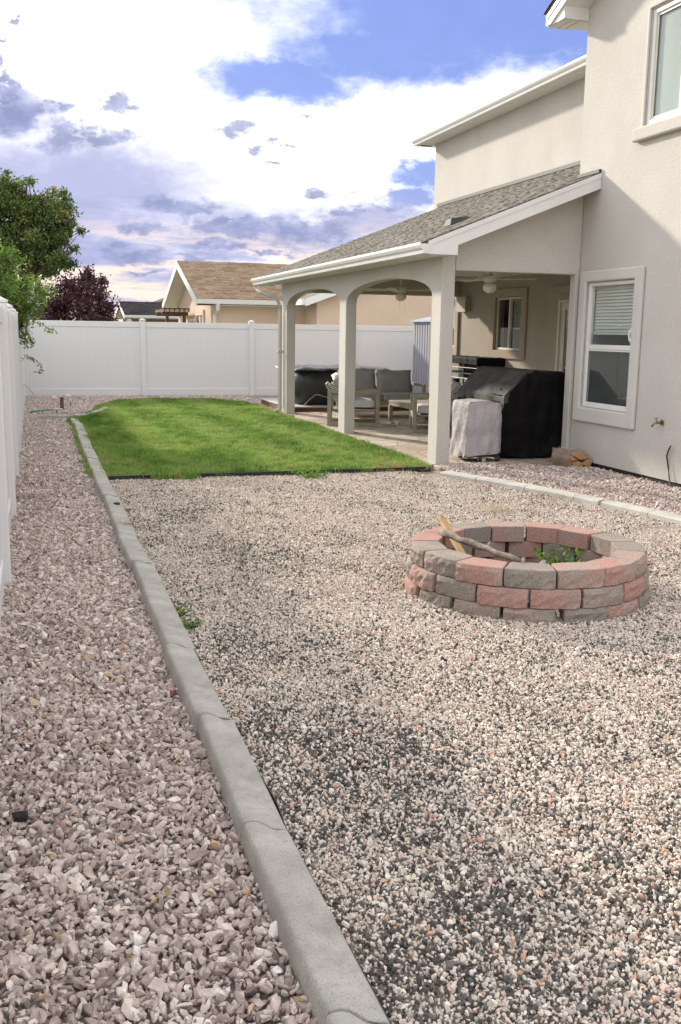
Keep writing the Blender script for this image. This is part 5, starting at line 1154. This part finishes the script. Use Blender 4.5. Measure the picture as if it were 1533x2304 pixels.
# ceiling fans
def ceiling_fan(loc, rz, label, dark):
    T = thing('ceiling_fan', loc, label, 'ceiling fan', 'patio ceiling fans', rz)
    MB().lathe([(0.065, 0.0), (0.06, -0.03), (0.02, -0.05), (0.014, -0.23), (0.05, -0.235), (0.10, -0.25), (0.105, -0.30), (0.07, -0.335), (0.05, -0.345)], n=20).build('motor', M['fan'], T, smooth=True)
    MB().lathe([(0.045, -0.345), (0.085, -0.362), (0.098, -0.40), (0.085, -0.445), (0.04, -0.475), (0.004, -0.48)], n=20).build('lamp_globe', M['globe'], T, smooth=True)
    for k in range(5):
        bl_ = MB().add([(0.20, -0.05, -0.006), (0.20, 0.05, 0.006), (0.60, 0.07, 0.010), (0.645, 0.04, 0.006), (0.645, -0.04, -0.006), (0.60, -0.07, -0.010), (0.20, -0.05, -0.012), (0.20, 0.05, 0.0), (0.60, 0.07, 0.004), (0.645, 0.04, 0.0), (0.645, -0.04, -0.012), (0.60, -0.07, -0.016)],
            [(0, 5, 4, 3, 2, 1), (6, 7, 8, 9, 10, 11), (0, 1, 7, 6), (1, 2, 8, 7), (2, 3, 9, 8), (3, 4, 10, 9), (4, 5, 11, 10), (5, 0, 6, 11)])
        b_ = bl_.build('blade', M['fan_wood'] if (k == dark) else M['fan'], T, loc=(0, 0, -0.285), rot=(0.12, 0, k*2*math.pi/5))
        MB().box(0.09, 0.24, -0.018, 0.018, -0.012, 0.0).build('blade_arm', M['fan'], b_)
    for s in (-1, 1): MB().tube([(0.05*s, -0.05, -0.34), (0.05*s, -0.05, -0.60)], 0.0025, 4).build('pull_chain', M['brass'], T)
ceiling_fan((5.95, 12.35, 2.62), 0.55, 'ceiling fan with white globe just inside the gable opening', 2)
ceiling_fan((6.20, 16.40, 2.62), 0.2, 'ceiling fan with white globe seen through the middle arch', 9)

# irrigation valves by the far corner
v1 = at_z(123, 931, 0); v2 = at_z(153, 928, 0)
IV = thing('irrigation_valve', (v1.x, v1.y, 0), 'cream irrigation pipes with round caps beside the far lawn corner', 'valve')
dx = v2.x-v1.x
for (x, h) in ((0, 0.27), (dx, 0.30)):
    MB().tube([(x, 0, -0.02), (x, 0, h)], 0.024, 10).build('riser', M['pvc'], IV); MB().lathe([(0.05, 0), (0.056, 0.01), (0.05, 0.05), (0.02, 0.062)], n=14).build('valve_cap', M['pvc'], IV, loc=(x, 0, h))
MB().tube([(0, 0, 0.085), (dx*0.55, -0.01, 0.085), (dx*0.6, -0.02, 0.04), (dx, -0.02, 0.04)], 0.018, 8).build('cross_pipe', M['pvc'], IV)
MB().box(dx+0.035, dx+0.06, -0.015, 0.015, 0.15, 0.22).build('solenoid', M['blue_handle'], IV)
v3 = at_z(139, 918, 0); tag(MB().box(-0.035, 0.035, -0.035, 0.035, -0.02, 0.24).build('wooden_stake', M['brown_wood'], bevel=0.005, loc=(v3.x, v3.y-0.3, 0)), 'short dark brown wooden stake between the irrigation pipes', 'stake')
h0 = at_z(68, 926, 0.03); h1 = at_z(132, 922, 0.05)
tag(MB().tube([(h0.x, h0.y, 0.02), (h0.x+0.10, h0.y-0.1, 0.05), (h0.x+0.30, h0.y-0.12, 0.07), (h1.x-0.08, h1.y-0.22, 0.07), (h1.x-0.02, h1.y-0.2, 0.03)], 0.014, 7).build('garden_hose', M['teal'], smooth=True), 'short teal garden hose on gravel beside the side fence', 'hose')
# ================================================================== BEYOND THE FENCE: neighbours
def gable_house(name, label, x0, x1, y0, y1, ze, zr_, ov, wall_m, sh_m, zbase=-0.2, e=0.15, seed=1, win=None):
    """ridge along X; gable end faces -X"""
    T = thing(name, (x0, y0, 0), label, 'house'); T.location = (0, 0, 0); ym = (y0+y1)/2; s = (zr_-ze)/(ym-(y0-ov))
    MB().box(x0, x1, y0, y1, zbase, ze+s*ov-0.06).build('wall', wall_m, T)
    MB().prism([(y0, ze+s*ov-0.06), (y1, ze+s*ov-0.06), (ym, zr_-0.10)], 'x', x0, x1).build('gable_wall', wall_m, T)
    R_ = bpy.data.objects.new('roof', None); link(R_, T); xa = x0-ov
    for (ya, yb) in ((y0-ov, ym), (y1+ov, ym)): MB().prism([(ya, ze-0.04), (yb, zr_-0.04), (yb, zr_), (ya, ze)], 'x', xa, x1+ov).build('roof_deck', M['roof_deck'], R_)
    shingles('shingles', Vector((xa-0.02, y0-ov-0.03, ze-0.03*s+0.004)), (1, 0, 0), (0, ym-y0+ov, zr_-ze), x1+ov-xa, math.hypot(ym-y0+ov, zr_-ze)+0.03, e, sh_m, R_, seed, tabw=(0.14, 0.5), thick=(0.010, 0.028))
    for (ya, yb) in ((y0-ov, ym), (y1+ov, ym)):
        d = 0.20; MB().prism([(ya, ze-0.045-d), (ya, ze-0.005), (yb, zr_-0.005), (yb, zr_-0.045-d)], 'x', xa-0.03, xa-0.003).build('rake_board', M['n_white'], R_)
        MB().prism([(ya, ze-0.20), (yb, zr_-0.24), (yb, zr_-0.22), (ya, ze-0.18)], 'x', xa-0.002, x0-0.003).build('soffit', M['soffit'], R_)
    MB().prism([(y0-ov-0.12, ze-0.02), (y0-ov-0.002, ze-0.02), (y0-ov-0.002, ze-0.16), (y0-ov-0.08, ze-0.16)], 'x', xa, x1+ov).build('gutter', M['n_white'], R_)
    MB().box(xa+0.002, x1+ov-0.002, y0-ov, y0-0.003, ze-0.20, ze-0.18).build('soffit', M['soffit'], R_)
    return T, R_
NX, NY = 5.22, 30.0
NH, NR = gable_house('neighbour_house', 'tan stucco house with brown shingle gable beyond back fence', NX, 20.0, NY, 37.0, 2.52, 3.83, 0.5, M['n_stucco'], M['shingle_tan'], seed=21)
MB().tube([(NX+0.12, NY-0.55, 2.38), (NX+0.12, NY-0.50, 2.2), (NX+0.10, NY-0.06, 2.05), (NX+0.10, NY-0.06, 0)], 0.06, 4).build('downspout', M['n_white'], NH)
W = bpy.data.objects.new('window', None); link(W, NH); wa = 31.3; wb = 32.5
ring_prism(NX-0.05, NX-0.002, (wa-0.15, wb+0.15, 0.6, 2.22), (wa, wb, 0.75, 2.05), M['n_stucco'], 'window_trim', W, 0.0)
MB().box(NX-0.02, NX-0.004, wa, wb, 0.75, 2.05).build('pane', M['screen'], W); MB().box(NX-0.035, NX-0.021, (wa+wb)/2-0.06, (wa+wb)/2+0.06, 0.75, 2.05).build('meeting_rail', M['n_white'], W)
MB().box(8.9, 9.45, 33.2, 33.5, 3.80, 3.95).build('roof_vent', M['shingle_dark'], NR)
# wing with its gable turned to the camera
wx0 = 8.15; wy = 28.6
MB().prism([(wx0, -0.2), (15.5, -0.2), (15.5, 2.55), (11.8, 3.86), (wx0, 2.55)], 'y', wy, 29.98).build('wing_wall', M['n_stucco'], NH)
for (xa, xb) in ((wx0-0.45, 11.8), (15.95, 11.8)):
    za, zb = 2.52, 4.02; MB().prism([(xa, za-0.05), (xb, zb-0.05), (xb, zb), (xa, za)], 'y', wy-0.35, 33.0).build('roof_deck', M['roof_deck'], NR)
    MB().prism([(xa, za-0.20), (xb, zb-0.20), (xb, zb+0.005), (xa, za+0.005)], 'y', wy-0.38, wy-0.352).build('rake_board', M['n_white'], NR)
MB().prism([(wx0-0.57, 2.36), (wx0-0.452, 2.36), (wx0-0.452, 2.52), (wx0-0.57, 2.52)], 'y', wy-0.35, 29.3).build('gutter', M['n_white'], NR)
# farther houses
a = at_y(284, 712, 52); b = at_y(282, 684, 54)
gable_house('distant_house', 'distant house with dark shingle roof behind the plum tree', a.x+0.3, 15, 52, 57.5, a.z+0.1, b.z+0.15, 0.4, mat('far_wall', (0.22, 0.17, 0.13), rough=0.9), M['shingle_dark'], zbase=-1, e=0.25, seed=31)
T = thing('distant_house', (0, 0, 0), 'distant house whose sloping roof edge shows over dark shingles', 'house')
p = at_y(330, 690, 66); q = at_y(398, 664, 66)
MB().prism([(p.x, p.z-0.15), (q.x+3, q.z+0.95), (q.x+3, q.z+1.1), (p.x, p.z)], 'y', 66, 76).build('roof', M['shingle_dark'], T)
MB().prism([(p.x, p.z-0.32), (q.x+3, q.z+0.80), (q.x+3, q.z+0.95), (p.x, p.z-0.16)], 'y', 65.9, 66.0).build('fascia_board', M['n_white'], T)
MB().box(p.x+0.6, q.x+9, 66.5, 75.5, -1, p.z-0.3).build('wall', M['n_stucco'], T)
# pergola beside the neighbour's gable
PG = thing('pergola', (4.3, 33.5, 0), 'brown wooden pergola beside the tan neighbour house', 'pergola')
for x in (0.05, 0.62): MB().box(x-0.05, x+0.05, -0.05, 0.05, -0.1, 2.05).build('post', M['pergola'], PG)
for yq in (0.0, 1.6): MB().box(-0.12, 0.75, yq-0.04, yq+0.04, 2.05, 2.17).build('beam', M['pergola'], PG)
for k in range(6): MB().box(-0.10+k*0.16, -0.055+k*0.16, -0.4, 2.0, 2.17, 2.26).build('rafter', M['pergola'], PG)
for k in range(4): MB().box(-0.16, 0.78, -0.3+k*0.6, -0.26+k*0.6, 2.26, 2.295).build('slat', M['pergola'], PG)

# ================================================================== TREES
def crown_mesh(name, blobs_, n, size, m, seed, wid=0.5, clump=0.16, droop=0.0, nclump=None):
    """leaf faces gathered into clumps spread through the given ellipsoids (centre, radii)"""
    r = np.random.default_rng(seed); vol = np.array([b[1][0]*b[1][1]*b[1][2] for b in blobs_])**0.8; pr = vol/vol.sum()
    K = nclump or max(30, n//55); bi = r.choice(len(blobs_), K, p=pr); d = r.normal(0, 1, (K, 3)); d /= np.linalg.norm(d, axis=1)[:, None]
    rad = r.random(K)**0.42; C = np.array([blobs_[i][0] for i in bi])+d*rad[:, None]*np.array([blobs_[i][1] for i in bi])
    R_ = np.array([min(blobs_[i][1]) for i in bi])*clump*r.uniform(0.6, 1.6, K)+size*0.8
    ci = r.integers(0, K, n); off = r.normal(0, 0.55, (n, 3))*R_[ci][:, None]*[1, 1, 0.75]; P_ = C[ci]+off; P_[:, 2] -= droop*np.abs(r.normal(0, 1, n))*R_[ci]
    dd = r.normal(0, 1, (n, 3))+[0, 0, -0.35]; dd /= np.linalg.norm(dd, axis=1)[:, None]; s = np.cross(dd, r.normal(0, 1, (n, 3))); s /= np.linalg.norm(s, axis=1)[:, None]; nn = np.cross(dd, s)
    L = (size*r.uniform(0.6, 1.35, n))[:, None]; w = L*wid
    V = np.stack([P_, P_+dd*L*0.45+s*w*0.5+nn*L*0.08, P_+dd*L, P_+dd*L*0.45-s*w*0.5+nn*L*0.08], 1).reshape(-1, 3)
    tn = np.clip(0.45+0.22*r.normal(0, 1, K)[ci]+0.14*r.normal(0, 1, n), 0, 1)
    return np_mesh(name, V, np.arange(4*n).reshape(-1, 4), m, tn), C
def branches(T, base, forks, blobs_, C, seed, r0, m=None):
    """trunk from base to forks, limbs to the blobs, twigs out to some leaf clumps"""
    r = random.Random(seed); m = m or M['bark']; b = MB(); base = Vector(base); top = Vector(forks)
    pts = [base.lerp(top, t)+Vector((r.uniform(-1, 1), r.uniform(-1, 1), 0))*r0*0.5*(0 < t < 1) for t in (0, 0.35, 0.7, 1)]
    b.tube(pts, [r0*1.25, r0, r0*0.85, r0*0.72], 10); b.build('trunk', m, T, smooth=True)
    for (c, rad) in blobs_:
        c = Vector(c); l = MB(); mid = top.lerp(c, 0.55)+Vector((r.uniform(-1, 1), r.uniform(-1, 1), r.uniform(0, 1)))*rad[0]*0.15
        l.tube([top-Vector((0, 0, r0)), mid, c], [r0*0.5, r0*0.32, r0*0.14], 7)
        near = sorted(C, key=lambda q: (Vector(q)-c).length)[:16]
        for q in near:
            q = Vector(q); s = mid.lerp(c, r.uniform(0.1, 1)); l.tube([s, s.lerp(q, 0.5)+Vector((0, 0, 0.05)), q], [r0*0.12, r0*0.08, r0*0.03], 5)
        l.build('limb', m, T, smooth=True)
def tree(name, label, Y, blob_px, n, size, m, base, forks, r0, seed, depth=1.0, **kw):
    T = thing(name, (base[0], base[1], -0.2), label, 'tree'); T.location = (0, 0, 0); bl_ = []
    r = random.Random(seed)
    for (px, py, rx, ry) in blob_px:
        yy_ = Y+r.uniform(-0.8, 0.8)*depth; p = at_y(px, py, yy_); s = yy_/FPX*0.97; bl_.append((tuple(p), (rx*s, (rx+ry)*0.5*s*depth, ry*s)))
    me, C = crown_mesh('crown', bl_, n, size, m, seed, **kw); cr = inst('crown', me, T); branches(T, base, forks, bl_, C, seed, r0)
    return T
tree('shade_tree', 'tall dark green shade tree beyond the back fence corner', 38, [(22, 405, 14, 22), (60, 415, 12, 18), (108, 425, 10, 20), (122, 425, 8, 16), (150, 445, 9, 18), (170, 505, 14, 16), (172, 560, 12, 12), (35, 450, 60, 48), (-40, 470, 80, 70), (95, 490, 60, 48), (140, 480, 28, 40), (120, 545, 45, 34), (160, 520, 24, 20), (40, 545, 60, 50), (-45, 570, 80, 60), (135, 590, 40, 30), (90, 600, 35, 26), (10, 640, 50, 34), (-60, 660, 70, 50)],
     46000, 0.13, M['leaf'], (-0.55, 38, -0.3), (-0.2, 38, 3.0), 0.22, 41, wid=0.5, clump=0.20, nclump=620)
tree('plum_tree', 'purple-leaved plum tree rising above the back fence', 30, [(200, 680, 44, 40), (150, 668, 38, 42), (243, 690, 26, 26), (196, 632, 22, 26), (228, 640, 14, 20), (120, 695, 34, 34), (100, 730, 40, 40), (200, 730, 60, 36), (160, 640, 22, 22)],
     15000, 0.085, M['leaf_plum'], (1.75, 30, -0.3), (1.75, 30, 1.0), 0.10, 43, wid=0.55, clump=0.24, nclump=420)
tree('green_shrub', 'bright green feathery tree spilling over the side fence', 16.5, [(20, 585, 30, 36), (-30, 600, 50, 60), (58, 650, 40, 34), (15, 650, 40, 40), (-30, 680, 40, 50), (95, 640, 20, 18), (45, 690, 34, 34), (72, 690, 26, 26), (54, 735, 12, 26), (62, 765, 7, 22), (38, 710, 18, 20)],
     7000, 0.080, M['leaf_bright'], (-0.75, 16.6, -0.2), (-0.65, 16.5, 1.6), 0.06, 44, depth=0.55, wid=0.30, clump=0.34, droop=0.6, nclump=300)
# sprays poking past the side fence
SP = None
for k, (pp, nm) in enumerate((([(70, 728), (88, 722), (104, 735), (112, 746), (124, 742)], 'leafy twig hanging in front of the back fence top'), ([(49, 812), (58, 803), (70, 803), (84, 812), (92, 828), (84, 838)], 'drooping leafy twig poking out at the side fence, higher'), ([(44, 868), (56, 866), (68, 876), (76, 888)], 'bare thin twig arching out low at the side fence'))):
    YT = 17.5 if k == 0 else 18.6; P3 = [at_y(x, y_, YT-0.02*i) for i, (x, y_) in enumerate(pp)]
    P3 = [at_y(pp[0][0]-16, pp[0][1]+6, YT+0.1)]+P3
    T = thing('twig', P3[0], nm, 'twig', 'stray twigs at the side fence'); T.location = (0, 0, 0); MB().tube(P3, 0.004, 5).build('stem', M['twig'], T)
    if k < 2:
        r = np.random.default_rng(60+k); n = 26; V = []
        for i in range(n):
            t = r.uniform(0.9, len(P3)-1.01); i0 = int(t); c = np.array(P3[i0].lerp(P3[i0+1], t-i0)); d = r.normal(0, 1, 3)*[1, 0.5, 1]+[0, 0, -0.6]; d /= np.linalg.norm(d); s = np.cross(d, [0.2, 1, 0.1]); s /= np.linalg.norm(s); L = r.uniform(0.05, 0.10)
            V += [c, c+d*L*0.5+s*L*0.18, c+d*L, c+d*L*0.5-s*L*0.18]
        inst('leaves', np_mesh('leaves', V, np.arange(4*n).reshape(-1, 4), M['leaf'], r.uniform(0.4, 1, n)), T)
